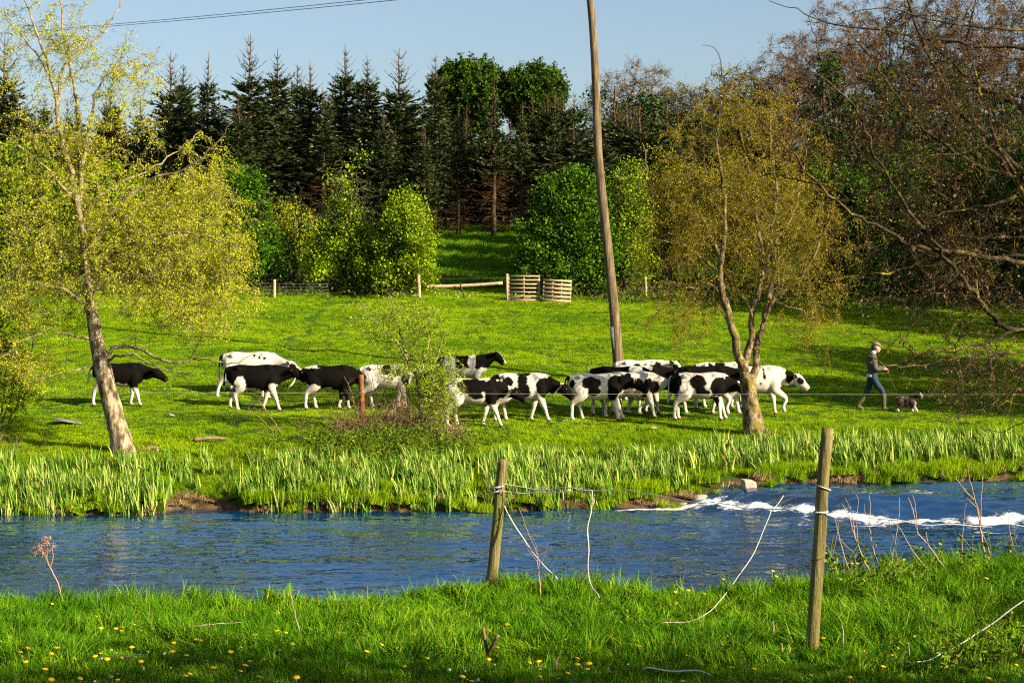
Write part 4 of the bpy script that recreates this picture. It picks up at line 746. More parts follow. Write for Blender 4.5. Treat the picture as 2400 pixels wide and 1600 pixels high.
# ---------------------------------------------------------------- conifers on the hill
needle = leaf_mat('spruce_needles', [(0, (.010, .020, .005)), (.6, (.032, .050, .012)), (.9, (.085, .10, .035)), (1, (.19, .21, .13))], .12, .5, .35)
needle_dead = leaf_mat('dead_spruce_twigs', [(0, (.035, .020, .010)), (1, (.10, .055, .025))], .1, .8, .1)
bark_spruce = bark_mat('spruce_bark', [(.3, (.035, .02, .010)), (.7, (.12, .07, .035))], 3, (1, 1, .4), .9, 0)
def conifer_meshes(seed, H=11.0, spread=1.75, lead=1.5, dead=.28, sparse=1.0):
    """trunk, needled boughs, dead lower twigs of one spruce, base at the origin"""
    rng = np.random.default_rng(seed); tr = MB(); n = 26; z = np.linspace(-.3, H, n); tubes(tr, np.stack([rng.normal(0, .03, n).cumsum() * .4, rng.normal(0, .03, n).cumsum() * .4, z], 1), np.interp(z, [0, H * .6, H - lead, H], [.17, .09, .035, .010]), 7)
    le = MB(); dd = MB(); q = np.linspace(0, 1, 5); zs = []; zc = H * .07
    while zc < H - lead * .25: zs.append(zc); zc += rng.uniform(.17, .30) if zc < H - lead * 1.4 else rng.uniform(.32, .48)
    for zc in zs:
        rel = (H - zc) / H; L0 = spread * min(1, rel * 1.45 + .10) * rng.uniform(.75, 1.15); isdead = zc < H * dead * rng.uniform(.6, 1.3); m = int(rng.integers(5, 8)) if rel > .14 else int(rng.integers(4, 6)); top = zc > H - lead * 1.5
        a = rng.uniform(0, 6.283) + np.arange(m) * 6.283 / m + rng.normal(0, .25, m); L = L0 * rng.uniform(.6, 1.2, m) * (.9 if isdead else 1); rise = np.interp(rel, [0, .14, .35, 1], [1.3, .75, .12, -.30]) + rng.normal(0, .12, m)
        d = np.stack([np.cos(a), np.sin(a)], 1); P = np.zeros((m, 5, 3)); P[:, :, :2] = d[:, None] * (L[:, None] * q)[:, :, None] * (1 - .25 * np.clip(rise, 0, 1))[:, None, None]; P[:, :, 2] = zc + L[:, None] * (rise[:, None] * q + (.22 if not top else .35) * q * q)
        tubes(dd if isdead else tr, P, np.broadcast_to(np.linspace(.018, .005, 5), P.shape[:2]), 3, cap=False)
        per = int((26 if not isdead else 9) * sparse * (.25 if top and zc > H - lead else 1) * max(.5, L0)); i = np.repeat(np.arange(m), per); t = rng.uniform(.12 if not top else .0, 1, len(i)); k = np.minimum((t * 4).astype(int), 3); f = (t * 4 - k)[:, None]
        p = P[i, k] * (1 - f) + P[i, k + 1] * f; bd = unit(P[i, k + 1] - P[i, k]); side = np.stack([-d[i, 1], d[i, 0], np.zeros(len(i))], 1) * rng.choice([-1, 1], len(i))[:, None]
        dirs = bd * .75 + side * rng.uniform(.2, 1.0, len(i))[:, None] + A(0, 0, -.25 if rel > .3 else .15)
        ln = np.interp(t, [0, 1], [.44, .20]) * rng.uniform(.7, 1.3, len(i)) * (.55 + .45 * min(1, L0)) * (.45 if top else 1)
        rhombs(dd if isdead else le, p, rng, ln, .30 if not isdead else .10, dirs, dev=.25)
    return tr.mesh('trunk', bark_spruce), le.mesh('boughs', needle, False), dd.mesh('dead_branches', needle_dead, False)
CON = [conifer_meshes(300, 11, 1.8, 1.9, .2, 1.2), conifer_meshes(301, 11, 1.9, 1.2, .2, 1.25), conifer_meshes(302, 11, 1.55, 1.6, .25, 1.2), conifer_meshes(303, 11, 1.5, .9, .5, 1.0), conifer_meshes(304, 11, 1.9, 1.4, .15, 1.25)]
def conifer(u, vtop, Y, kind, rz, label, wid=1.0, group='conifers on the hill'):
    x = (u - 1200) / FPX * Y; z = gz(x, Y); ztop = CZ + (VH - vtop) / FPX * Y; s = (ztop - z) / 11.0
    e = empty('spruce_tree', (x, Y, z), label, 'tree', group, rz=rz); e.scale = (s * wid, s * wid, s)
    for nm, me in zip(('trunk', 'boughs', 'dead_branches'), CON[kind]): link(nm, me, e)
    return e
FRONT = [(12, 82, 96, 0, 'spruce behind the top of the big leaning tree, at the left edge'), (403, 120, 96, 0, 'spruce with a thin bare leader, leftmost clear of the leaning tree'), (430, 150, 99, 1, 'short spruce half behind the leftmost clear one'), (486, 122, 97, 2, 'narrow spruce with a curved bare leader, standing alone against the sky'), (584, 80, 94, 0, 'tallest spruce with a long crooked leader and a cross of twigs'), (650, 114, 95, 4, 'wide spruce right of the tallest one'), (700, 150, 98, 1, 'spruce with a blunt top in the dip of the row'), (728, 140, 96, 2, 'narrow spruce at the right of the dip in the row'), (782, 182, 100, 1, 'low spruce top just left of the second tallest spire'), (811, 103, 95, 2, 'second tallest spruce spire in the middle of the row'), (860, 127, 94, 4, 'spruce with a forked candelabra top'), (939, 112, 94, 0, 'spruce with wide spread top twigs, left of the round crowns'), (1018, 129, 95, 1, 'last spruce of the row, touching the round green crown'),
 (760, 205, 90, 3, 'thin spruce in front with bare reddish trunk, left part of the row'), (994, 290, 88, 2, 'short grey green spruce low in front of the row'), (1075, 250, 92, 3, 'spruce with bare lower trunk below the left round crown'), (1156, 190, 91, 3, 'tall thin spruce with bare straight trunk in the gap above the dark meadow'), (1222, 240, 93, 3, 'spruce with brown dead branches above the pallets'), (1301, 215, 95, 3, 'spruce with bare pale trunk beside the leaning pole'), (1385, 300, 99, 1, 'dark spruce hidden behind the leaning pole'), (560, 230, 90, 4, 'broad low spruce in front of the tallest spire'), (900, 260, 89, 4, 'broad low spruce in front of the forked one')]
FRONT += [(105, 215, 98, 1, 'spruce showing through the leaning tree, first from the left'), (180, 240, 99, 4, 'spruce showing through the leaning tree, second from the left'), (262, 205, 98, 1, 'spruce showing through the leaning tree, third from the left'), (330, 225, 99, 4, 'spruce at the right flank of the leaning tree crown')]
rg = np.random.default_rng(30)
for (u, v, Yc, k, lab) in FRONT: conifer(u, v, Yc, k, rg.uniform(0, 6.28), lab, rg.uniform(1.0, 1.55))
for i, u in enumerate(np.arange(520, 1330, 62)): conifer(u + rg.uniform(-20, 20), rg.uniform(200, 290), 98 + rg.uniform(-1, 1.5), int(rg.choice([0, 1, 4])), rg.uniform(0, 6.28), 'lower spruce filling the gaps between the front spires', rg.uniform(1.5, 1.9), 'gap filling spruces')
for Yc in (103, 109, 114):
    for u in np.arange(-150, 1480, 76):
        if Yc == 103 and 300 < u < 540 or Yc > 103 and 340 < u < 500: continue
        conifer(u + rg.uniform(-28, 28), rg.uniform(215, 300), Yc + rg.uniform(-1, 1), int(rg.integers(0, 5)), rg.uniform(0, 6.28), 'dark spruce in the crowded rows behind the front spires', rg.uniform(1.1, 1.5), 'spruces deep in the wood')

# ---------------------------------------------------------------- broadleaf background
HT = {}
def twin(src, u, v0, Y, label, turn=0.0, wid=1.0):
    """another plant of the same build, scaled so that its top is at row v0"""
    x = (u - 1200) / FPX * Y; z = gz(x, Y); s = (CZ + (VH - v0) / FPX * Y - z) / HT[src.name]; e = copy_tree(src); e.location = (x, Y, z); e.rotation_euler = (0, 0, turn); e.scale = (s * wid, s * wid, s); e['label'] = label; HT[e.name] = HT[src.name] * s; return e
def bush(u, v0, v1, Y, ru, seed, name, label, leafm, n=220, leafL=.085, per=24, sub=3, ry=1.6, bare=0.0, barkm=None, cat='bush', group='bushes and trees behind the fence', inner=None, droop=.1, stems=5, lean=0, tw=None):
    """a bush from the ground at row v1 to row v0, ru pixels half wide; bare: share of the top without leaves"""
    rg = np.random.default_rng(seed); x = (u - 1200) / FPX * Y; b = A(x, Y, gz(x, Y)); T = Tree(b, seed); zt = CZ + (VH - v0) / FPX * Y; h = zt - b[2]; w = ru / FPX * Y
    for i in range(stems):
        a = rg.uniform(0, 6.283); r = rg.uniform(.2, .75); top = b + A(math.cos(a) * w * r + lean * w, math.sin(a) * ry * r, h * rg.uniform(.6, .9)); m1 = b + (top - b) * .45 + A(rg.normal(0, .15), rg.normal(0, .15), .1); T.limb([b + A(rg.normal(0, .15), rg.normal(0, .15), -.1), m1, top], .05 + h * .006, .015, 6, .35, .05)
    j_ = rg.uniform(-.12, .12, 8); lobes = [(A(j_[0], 0, .70 + j_[1]), A(.62, .8, .30), .24), (A(-.42 + j_[2], 0, .58 + j_[3]), A(.52, .75, .27), .17), (A(.42 + j_[4], 0, .52 + j_[5]), A(.55, .75, .30), .17), (A(-.55, -.1, .25), A(.55, .8, .25), .14), (A(.5, -.1, .25), A(.6, .8, .25), .14), (A(.0, -.3, .3), A(.75, .8, .3), .14)]
    tg = np.concatenate([ell(rg, b + c * A(w, ry, h) + A(lean * w * c[2], 0, 0), r * A(w, ry, h), int(n * f), .5) for c, r, f in lobes]); k_ = rg.uniform(0, 1, len(tg)) < .14; cc = b + A(0, 0, h * .45); tg[k_] = cc + (tg[k_] - cc) * rg.uniform(1.15, 1.42, (k_.sum(), 1)); tg[:, 2] = np.maximum(tg[:, 2], b[2] + .15); TW = T.grow(tg, .025, .005, droop, .07, .2, 5, 3); SB = T.subtwigs(TW, sub, .45 * (.6 + .08 * h), .004, droop, n=2)
    zz = (TW[:, -1, 2] - b[2]) / h; kp = (zz < 1 - bare) | (rg.uniform(0, 1, len(zz)) < .12); SBk = SB.reshape(len(TW), sub, *SB.shape[1:])[kp].reshape(-1, *SB.shape[1:])
    T.leaves(TW[kp], int(per * 1.25), leafL * 1.25, .75, .16, .15); T.leaves(SBk, max(2, per // 3), leafL * 1.25, .75, .12, .0)
    e = T.finish(name, label, cat, barkm or bark_far, leafm, tw or barkm or bark_far, group); HT[e.name] = h
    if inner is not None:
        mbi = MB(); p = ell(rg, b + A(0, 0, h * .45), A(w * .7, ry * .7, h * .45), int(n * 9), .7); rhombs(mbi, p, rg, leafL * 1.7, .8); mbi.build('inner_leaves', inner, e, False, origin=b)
    return e
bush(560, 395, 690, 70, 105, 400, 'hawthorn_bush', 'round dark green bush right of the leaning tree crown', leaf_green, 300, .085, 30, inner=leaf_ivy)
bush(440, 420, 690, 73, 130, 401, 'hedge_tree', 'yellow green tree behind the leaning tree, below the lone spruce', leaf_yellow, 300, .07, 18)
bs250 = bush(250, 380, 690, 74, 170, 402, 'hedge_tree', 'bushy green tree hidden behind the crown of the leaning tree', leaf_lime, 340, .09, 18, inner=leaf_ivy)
twin(bs250, 40, 340, 73, 'dense green tree behind the leaning tree at the left edge', 3.3, 1.1)
twin(bs250, -130, 360, 73, 'dense green tree running out of the left edge', 0.6, 0.95)
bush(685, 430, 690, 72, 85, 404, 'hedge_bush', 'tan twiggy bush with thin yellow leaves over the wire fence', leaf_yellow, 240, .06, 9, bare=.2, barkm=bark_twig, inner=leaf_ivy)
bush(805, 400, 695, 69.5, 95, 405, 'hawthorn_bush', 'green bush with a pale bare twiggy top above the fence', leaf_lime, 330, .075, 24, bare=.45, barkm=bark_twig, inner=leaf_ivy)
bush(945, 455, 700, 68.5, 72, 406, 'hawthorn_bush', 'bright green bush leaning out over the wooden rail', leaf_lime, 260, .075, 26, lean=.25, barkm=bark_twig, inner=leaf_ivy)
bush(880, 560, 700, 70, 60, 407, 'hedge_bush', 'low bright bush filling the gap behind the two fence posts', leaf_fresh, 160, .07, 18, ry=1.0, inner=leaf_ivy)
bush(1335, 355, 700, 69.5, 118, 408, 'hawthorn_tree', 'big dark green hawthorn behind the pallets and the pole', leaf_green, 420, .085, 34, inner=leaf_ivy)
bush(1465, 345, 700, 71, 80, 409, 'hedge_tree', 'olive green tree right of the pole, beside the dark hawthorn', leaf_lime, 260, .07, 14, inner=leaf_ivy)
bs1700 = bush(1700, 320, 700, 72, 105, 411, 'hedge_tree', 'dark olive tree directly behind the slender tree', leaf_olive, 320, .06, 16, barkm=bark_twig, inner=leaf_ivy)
twin(bs1700, 1570, 300, 73, 'brown olive twiggy tree behind the left stems of the slender tree', 2.9, 1.05)
twin(bs1700, 1830, 330, 71, 'olive tree with gold lit twigs right of the slender tree', 3.6, 1.0)
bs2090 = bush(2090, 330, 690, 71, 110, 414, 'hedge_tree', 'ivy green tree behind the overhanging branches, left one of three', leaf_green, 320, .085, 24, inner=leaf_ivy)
twin(bs2090, 1960, 360, 72, 'dark green ivy covered tree above the walking person', 2.6, 0.95)
twin(bs2090, 2230, 340, 72, 'ivy green tree behind the overhanging branches, middle one of three', 3.0, 1.0)
twin(bs2090, 2370, 320, 71, 'ivy green tree behind the overhanging branches, at the right edge', 0.35, 1.05)
twin(bs2090, 2530, 340, 72, 'ivy green tree just past the right edge', 3.5, 1.1)
def crown_tree(u, v0, Y, ru, rv, seed, label, leafm, n, per, leafL, barkm, name='wood_tree', ry=2.2, twig=3, trunk=.2, cat='tree', sub=.55, group='bare and leafy trees of the wood'):
    """a tall tree: trunk, limbs, a rounded crown whose top is row v0"""
    rg = np.random.default_rng(seed); x = (u - 1200) / FPX * Y; b = A(x, Y, gz(x, Y)); T = Tree(b, seed); c = at(u, v0 + rv, Y); w = ru / FPX * Y; h = rv / FPX * Y
    T.limb([b + A(0, 0, -.2), b + (c - b) * .5 + A(rg.normal(0, .2), 0, 0), c + A(0, 0, -h * .2)], trunk, trunk * .45, 7, .6, .05)
    for i in range(9): a = rg.uniform(0, 6.283); r = rg.uniform(.45, .8); s = b + (c - b) * rg.uniform(.45, .95); e = c + A(math.cos(a) * w * r, math.sin(a) * ry * r, h * rg.uniform(-.3, .75)); T.limb([s, s + (e - s) * .5 + A(0, 0, .3), e], trunk * .4, .02, 5, .4, .06)
    tg = np.concatenate([ell(rg, c, (w, ry, h), int(n * .8), .42), ell(rg, c - A(0, 0, h * .8), (w * .7, ry * .7, h * .6), int(n * .2), .6)]); TW = T.grow(tg, .03, .010, .02, .07, .5, 5, 3); SB = T.subtwigs(TW, twig, sub, .011, 0, .6, n=2)
    lw = .6 if per > 10 else .3
    if per: T.leaves(TW, per, leafL, lw, .10, .2); T.leaves(SB, max(1, per // 2), leafL, lw, .06, .1)
    e_ = T.finish(name, label, cat, barkm, leafm, barkm, group); HT[e_.name] = c[2] + h - b[2]; return e_
cs1105 = crown_tree(1105, 138, 106, 92, 72, 500, 'round green crown, left one of the pair above the conifers', leaf_dome, 480, 40, .16, bark_far)
twin(cs1105, 1248, 150, 106, 'round green crown, right one of the pair above the conifers', 2.2, 0.95)
crown_tree(1490, 138, 101, 130, 150, 502, 'brown domed tree with fine bare twigs just right of the pole', leaf_tan, 702, 6, .11, bark_brown, twig=10)
cs1620 = crown_tree(1620, 190, 100, 90, 130, 503, 'brown bare tree sloping up behind the slender tree', leaf_olive, 513, 6, .11, bark_brown, twig=10)
twin(cs1620, 1730, 150, 98, 'grey brown bare tree where the wood starts to rise', 2.4, 1.05)
cs1970 = crown_tree(1970, -20, 97, 120, 230, 506, 'tall bare tree behind the overhanging branches, second of the high wood', leaf_bud, 756, 6, .11, bark_brown, twig=10)
twin(cs1970, 1845, 60, 96, 'tall reddish brown bare tree at the left end of the high wood', 4.1, 1.0)
cs2110 = crown_tree(2110, -60, 99, 120, 240, 507, 'tall bare tree behind the overhanging branches, third of the high wood', leaf_tan, 756, 6, .11, bark_brown, twig=10)
twin(cs1970, 2250, -80, 97, 'tall bare tree behind the overhanging branches, fourth of the high wood', 2.0, 1.0)
twin(cs2110, 2400, -80, 98, 'tall bare tree in the high wood at the right edge', 2.4, 1.05)
def ivy_trunk(u, v0, v1, Y, ru, seed, label):
    rg = np.random.default_rng(seed); x = (u - 1200) / FPX * Y; b = A(x, Y, gz(x, Y)); T = Tree(b, seed); zt = CZ + (VH - v0) / FPX * Y; w = ru / FPX * Y
    T.limb([b + A(0, 0, -.2), A(x + .2, Y, (b[2] + zt) / 2), A(x, Y, zt)], .22, .06, 7, .6, .06)
    for i in range(7): p = A(x, Y, b[2] + (zt - b[2]) * rg.uniform(.35, .9)); T.limb([p, p + A(rg.normal(0, .7), rg.normal(0, .7), .7)], .06, .03, 5, .3, .03)
    nb = int((zt - b[2]) / .55); P = np.concatenate([ell(rg, A(x + rg.normal(0, w * .35), Y + rg.normal(0, .3), b[2] + (i + .5) * .55), (w * rg.uniform(.5, 1.0), .8, .55), 260, .5) for i in range(nb)]); T.blob_leaves(P, .15, .8)
    return T.finish('ivy_clad_tree', label, 'tree', bark_far, leaf_ivy, None, 'dark ivy clad trees of the high wood', 'ivy')
ivy_trunk(1440, 200, 500, 98, 70, 530, 'dark ivy clad tree inside the brown domed tree beside the pole'); ivy_trunk(1530, 215, 500, 97, 60, 531, 'second dark ivy clad tree right of the pole')
ivy_trunk(1925, 120, 400, 95, 52, 532, 'dark ivy clad tree leftmost in the high wood'); ivy_trunk(2060, 150, 400, 94, 48, 533, 'dark ivy clad tree second in the high wood'); ivy_trunk(2225, 140, 400, 94, 58, 534, 'dark ivy clad tree third in the high wood'); ivy_trunk(2350, 200, 400, 95, 50, 535, 'dark ivy clad tree near the right edge of the high wood'); ivy_trunk(1800, 210, 420, 96, 55, 536, 'dark ivy clad tree behind the slender tree top'); ivy_trunk(1650, 260, 420, 96, 55, 537, 'low dark ivy clad tree behind the slender tree'); ivy_trunk(1990, 210, 400, 92, 60, 538, 'broad ivy clad tree low in the high wood, left'); ivy_trunk(2140, 220, 400, 91, 60, 539, 'broad ivy clad tree low in the high wood, middle'); ivy_trunk(2300, 230, 400, 91, 60, 541, 'broad ivy clad tree low in the high wood, right')
# a long bare shoot that bends over above the wood
T = Tree(at(1692, 165, 96), 540); T.limb(path(96, [(1692, 175), (1688, 140), (1678, 118), (1664, 108), (1645, 106)]), .035, .012, 6, .15, .01); T.limb(path(96, [(1690, 146), (1678, 152), (1666, 155)]), .012, .008, 5, .15, .01); T.finish('bent_shoot', 'thin bare shoot bending left against the sky above the wood', 'branch', bark_dark, None)
# undergrowth under the trees
rg = np.random.default_rng(60); mbu = MB(); X = rg.uniform(-24, 26, 26000); Yy = rg.uniform(67.4, 74, 26000); ok = ~((X > -3.4) & (X < 1.0)); X = X[ok]; Yy = Yy[ok]; Z = height(X, Yy) + np.abs(rg.normal(0, .38, len(X))) * (.7 + .5 * noise2(X / 1.3, Yy, 61)); rhombs(mbu, np.stack([X, Yy, Z], 1), rg, rg.uniform(.08, .18, len(X)), .55)
tag(mbu.build('undergrowth', leaf_mat('undergrowth_leaves', [(0, (.02, .05, .006)), (.45, (.05, .10, .010)), (.7, (.09, .08, .03)), (1, (.16, .12, .06))], .25, .6, .2, (.6, (.05, .035, .02), .7)), smooth_=False), 'low brambles and weeds along the foot of the hedge', 'undergrowth', kind='stuff')
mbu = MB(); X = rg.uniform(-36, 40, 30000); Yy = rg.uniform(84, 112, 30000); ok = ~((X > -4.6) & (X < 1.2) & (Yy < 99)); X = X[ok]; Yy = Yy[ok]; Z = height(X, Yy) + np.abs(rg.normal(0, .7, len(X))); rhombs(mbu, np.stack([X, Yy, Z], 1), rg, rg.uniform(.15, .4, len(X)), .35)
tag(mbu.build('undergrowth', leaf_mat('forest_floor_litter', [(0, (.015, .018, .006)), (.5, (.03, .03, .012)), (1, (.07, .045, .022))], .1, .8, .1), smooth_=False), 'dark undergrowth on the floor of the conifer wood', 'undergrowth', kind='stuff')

# ---------------------------------------------------------------- trees outside the frame that shade field and near bank
for i, u in enumerate(np.arange(1400, 2520, 62)): conifer(u + rg.uniform(-20, 20), rg.uniform(250, 330), 106 + rg.uniform(-2, 4), int(rg.choice([1, 4])), rg.uniform(0, 6.28), 'dark spruce filling the back of the high wood at the right', 1.7, 'spruces deep in the wood')
for i, (u, v, Yc) in enumerate(((1400, 290, 74.5), (1470, 240, 81), (1500, 250, 76), (1440, 235, 86), (1345, 290, 92), (1560, 240, 79), (1620, 230, 84))): conifer(u, v, Yc, int(rg.choice([1, 4])), rg.uniform(0, 6.28), 'shading spruce just behind the hedge right of the pole, %s from the left' % ('second', 'fourth', 'fifth', 'third', 'first', 'sixth', 'seventh')[i], 2.3, 'spruces behind the hedge')
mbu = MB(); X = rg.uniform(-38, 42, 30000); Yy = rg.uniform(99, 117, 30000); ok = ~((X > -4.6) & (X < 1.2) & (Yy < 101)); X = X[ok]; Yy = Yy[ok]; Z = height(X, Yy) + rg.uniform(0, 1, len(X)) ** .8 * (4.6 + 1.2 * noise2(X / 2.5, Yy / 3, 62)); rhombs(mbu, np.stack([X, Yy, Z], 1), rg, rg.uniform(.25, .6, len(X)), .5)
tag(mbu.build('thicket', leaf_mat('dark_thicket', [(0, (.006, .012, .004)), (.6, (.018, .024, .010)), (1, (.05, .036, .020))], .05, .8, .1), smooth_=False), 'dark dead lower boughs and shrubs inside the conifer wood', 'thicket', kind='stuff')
crown = [(20, 43.5, 9.0, 600), (19, 46.2, 8, 621), (25.5, 43, 9.5, 622), (24, 47.5, 10, 601), (21, 51, 8.5, 602), (29, 41, 10, 603), (27, 56, 10, 604), (22, 61, 11, 605), (27, 65, 12, 606), (33, 60, 12, 607), (24, 68, 11, 608)]
shade = None
for i, (x, y, h, sd) in enumerate(crown):
    b = A(x, y, gz(x, y))
    if shade is None:
        rg = np.random.default_rng(sd); T = Tree(b, sd); T.limb([b, b + A(.2, 0, h * .5), b + A(0, 0, h * .9)], .2, .05, 7, .5, .05); tg = ell(rg, b + A(0, 0, h * .6), (2.6, 1.5, h * .38), 220, .5); TW = T.grow(tg, .03, .006, .1, .07, .3, 5, 3); T.leaves(TW, 60, .14, .8, .2, .1)
        shade = T.finish('bankside_tree', 'tree on the far bank beyond the right edge, shading the field', 'tree', bark_far, leaf_lime, None, 'shade trees beyond the right edge'); h0 = h
    else: e = copy_tree(shade); e.location = b; e.scale = (h / h0,) * 3; e.rotation_euler = (0, 0, i * .5)
hedge0 = None
for i, (x, y, h, sd) in enumerate(((3.6, 6.75, 3.9, 610), (4.9, 6.7, 4.2, 611), (6.2, 6.45, 4.0, 612), (7.6, 6.3, 4.3, 613), (9.0, 6.1, 4.1, 614), (10.6, 5.9, 4.4, 615), (7.6, 9.7, 2.7, 616), (9.3, 10.6, 3.3, 617))):
    b = A(x, y, gz(x, y))
    if hedge0 is None:
        rg = np.random.default_rng(sd); T = Tree(b, sd); T.limb([b, b + A(.2, 0, h * .5), b + A(0, 0, h * .9)], .12, .04, 7, .4, .05); tg = ell(rg, b + A(0, 0, h * .52), (1.05, .6, h * .47), 220, .5); TW = T.grow(tg, .03, .005, .1, .07, .3, 5, 3); T.leaves(TW, 20, .10, .75, .15, .1)
        hedge0 = T.finish('hedge_tree', 'hedge tree beside the camera that shades the near turf', 'tree', bark_far, leaf_green, None, 'shade hedge beside the camera'); h0 = h
    else: e = copy_tree(hedge0); e.location = b; e.scale = (1, 1, h / h0); e.rotation_euler = (0, 0, i * 3.14)
# ---------------------------------------------------------------- leaning pole and overhead cables
wood_pole = bark_mat('weathered_pole_wood', [(.3, (.04, .025, .012)), (.5, (.14, .10, .055)), (.72, (.27, .20, .12))], 6, (3, 3, .22), .85, .9)
wood_new = bark_mat('pale_sawn_wood', [(.3, (.26, .18, .10)), (.7, (.48, .37, .23))], 6, (1, 1, 4), .85, .3)
wood_pallet = bark_mat('pallet_wood', [(.3, (.24, .16, .09)), (.7, (.46, .34, .21))], 5, (.4, 1, 3), .85, .3)
wood_post = bark_mat('green_stained_post_wood', [(.32, (.06, .045, .016)), (.52, (.18, .145, .055)), (.75, (.30, .24, .11))], 9, (2.5, 2.5, .2), .85, .9, (2.4, (.15, .145, .03), .50))
metal = plain_mat('galvanised_metal', (.055, .06, .065), .7, .2, (12, (.10, .11, .12)))
pb = gnd(1453, 903, 42, 60); YP = pb[1]; pt = at(1372, -85, YP)
pole = empty('utility_pole', pb, 'tall leaning wooden pole rising from behind the cows past the top edge', 'pole')
m = MB(); q = np.linspace(0, 1, 40)[:, None]; P = (pb + A(0, 0, -.5)) * (1 - q) + pt * q; P[:, 0] += .05 * np.sin(q[:, 0] * 9) + .02 * noise(q * A(7, 0, 0), 3); tubes(m, P, np.linspace(.155, .095, 40) * (1 + .03 * noise(q * A(20, 3, 1), 5)), 16); m.build('shaft', wood_pole, pole, origin=pb)
c = at(1436, 792, YP); ax = unit(pt - pb); m = MB(); box(m, c + A(-.01, -.125, .0), (.10, .008, .62), np.stack([unit(np.cross(A(0, 1, 0), ax)), A(0, 1, 0), ax], 1)); m.build('metal_plate', metal, pole, origin=pb)
black_cable = plain_mat('black_cable', (.012, .014, .018), .5)
far_l = at(-260, 92, 120)
for k, dz in enumerate((0, .12)):
    m = MB(); e0 = pt + A(0, 0, -.35 - dz); q = np.linspace(0, 1, 60)[:, None]; P = e0 * (1 - q) + (far_l + A(0, 0, -dz * .4)) * q; P[:, 2] -= 4 * q[:, 0] * (1 - q[:, 0]) * .25; tubes(m, P, np.full(60, .012), 5); o = m.build('overhead_cable', black_cable, origin=e0); o.location = e0
    tag(o, ('upper' if k == 0 else 'lower') + ' of the two thin cables crossing the sky at the top left', 'cable', 'cables from the pole top')
    m = MB(); box(m, e0 + A(0, -.02, 0), (.05, .28, .05)); m.build('insulator', metal, pole, origin=pb)

# ---------------------------------------------------------------- field fence, rails, pallets
def post(u, v0, v1, r, mat, label, name='fence_post', y0=60, y1=75, lean=0.0, group='fence posts along the back of the field'):
    b = gnd(u, v1, y0, y1); top = at(u + lean, v0, b[1]); m = MB(); q = np.linspace(0, 1, 10)[:, None]; tubes(m, (b + A(0, 0, -.2)) * (1 - q) + top * q + .004 * noise(np.repeat(q, 3, 1) * 9, int(u))[:, None], np.full(10, r), 9)
    o = m.build(name, mat, origin=b); o.location = b; return tag(o, label, 'post', group), b
def bar(name, p0, p1, r, mat, label, cat, sag=0.0, k=8, n=14, group=None, r1=None):
    m = MB(); q = np.linspace(0, 1, n)[:, None]; P = np.asarray(p0) * (1 - q) + np.asarray(p1) * q; P[:, 2] -= sag * 4 * q[:, 0] * (1 - q[:, 0]); tubes(m, P, np.linspace(r, r1 or r, n), k); o = m.build(name, mat, origin=p0); o.location = np.asarray(p0); return tag(o, label, cat, group)
PO = {}
for u, v0, v1, r, lean, lab in ((643, 655, 697, .06, 0, 'short pale fence post left of the wire netting'), (911, 627, 693, .075, 1, 'tall pale post at the left end of the short rail'), (984, 640, 698, .07, -4, 'leaning post at the right end of the short rail'), (1515, 648, 696, .055, -3, 'thin fence post right of the leaning pole'), (2283, 632, 668, .055, 0, 'left post of the rail under the overhanging branches'), (2352, 632, 668, .055, 0, 'right post of the rail under the overhanging branches')): PO[u] = post(u, v0, v1, r, wood_new, lab, lean=lean)[1]
Yf = PO[911][1]
bar('fence_rail', at(912, 640, Yf - .1), at(958, 646, Yf - .1), .045, wood_new, 'short rail nailed to the tall post in front of the bushes', 'rail')
bar('fence_rail', at(996, 672, Yf + .1), at(1178, 663, Yf + .3), .075, wood_new, 'long pale log rail lying between the bush and the pallets', 'rail', .03, 10, r1=.06)
bar('prop_stick', at(1078, 664, Yf), gnd(1092, 702, 60, 75) + A(0, 0, -.1), .03, bark_dark, 'dark slanting stick under the long log rail', 'stick')
bar('fence_rail', at(2283, 634, PO[2283][1] - .08), at(2352, 634, PO[2352][1] - .08), .04, wood_new, 'rail of the far fence under the overhanging branches', 'rail')
for k, v in enumerate((664, 671, 678, 686)): bar('fence_wire', at(600, v, PO[643][1] - .05), at(770, v + 1, PO[643][1] + .3), .006, metal, ('top', 'second', 'third', 'lowest')[k] + ' strand of the wire netting under the left bushes', 'wire', .01, 4, 10, 'strands of wire netting')
for k in range(7): u = 655 + k * 16; bar('fence_wire', at(u, 664, PO[643][1] - .02), at(u + 1, 687, PO[643][1] - .02), .005, metal, 'upright wire of the netting under the left bushes, number %s from the post' % ('one', 'two', 'three', 'four', 'five', 'six', 'seven')[k], 'wire', 0, 4, 4, 'upright wires of the netting')
bar('fence_wire', at(1000, 652, Yf), at(1190, 650, Yf + .2), .006, metal, 'single wire above the long log rail', 'wire', .03, 4, 12)
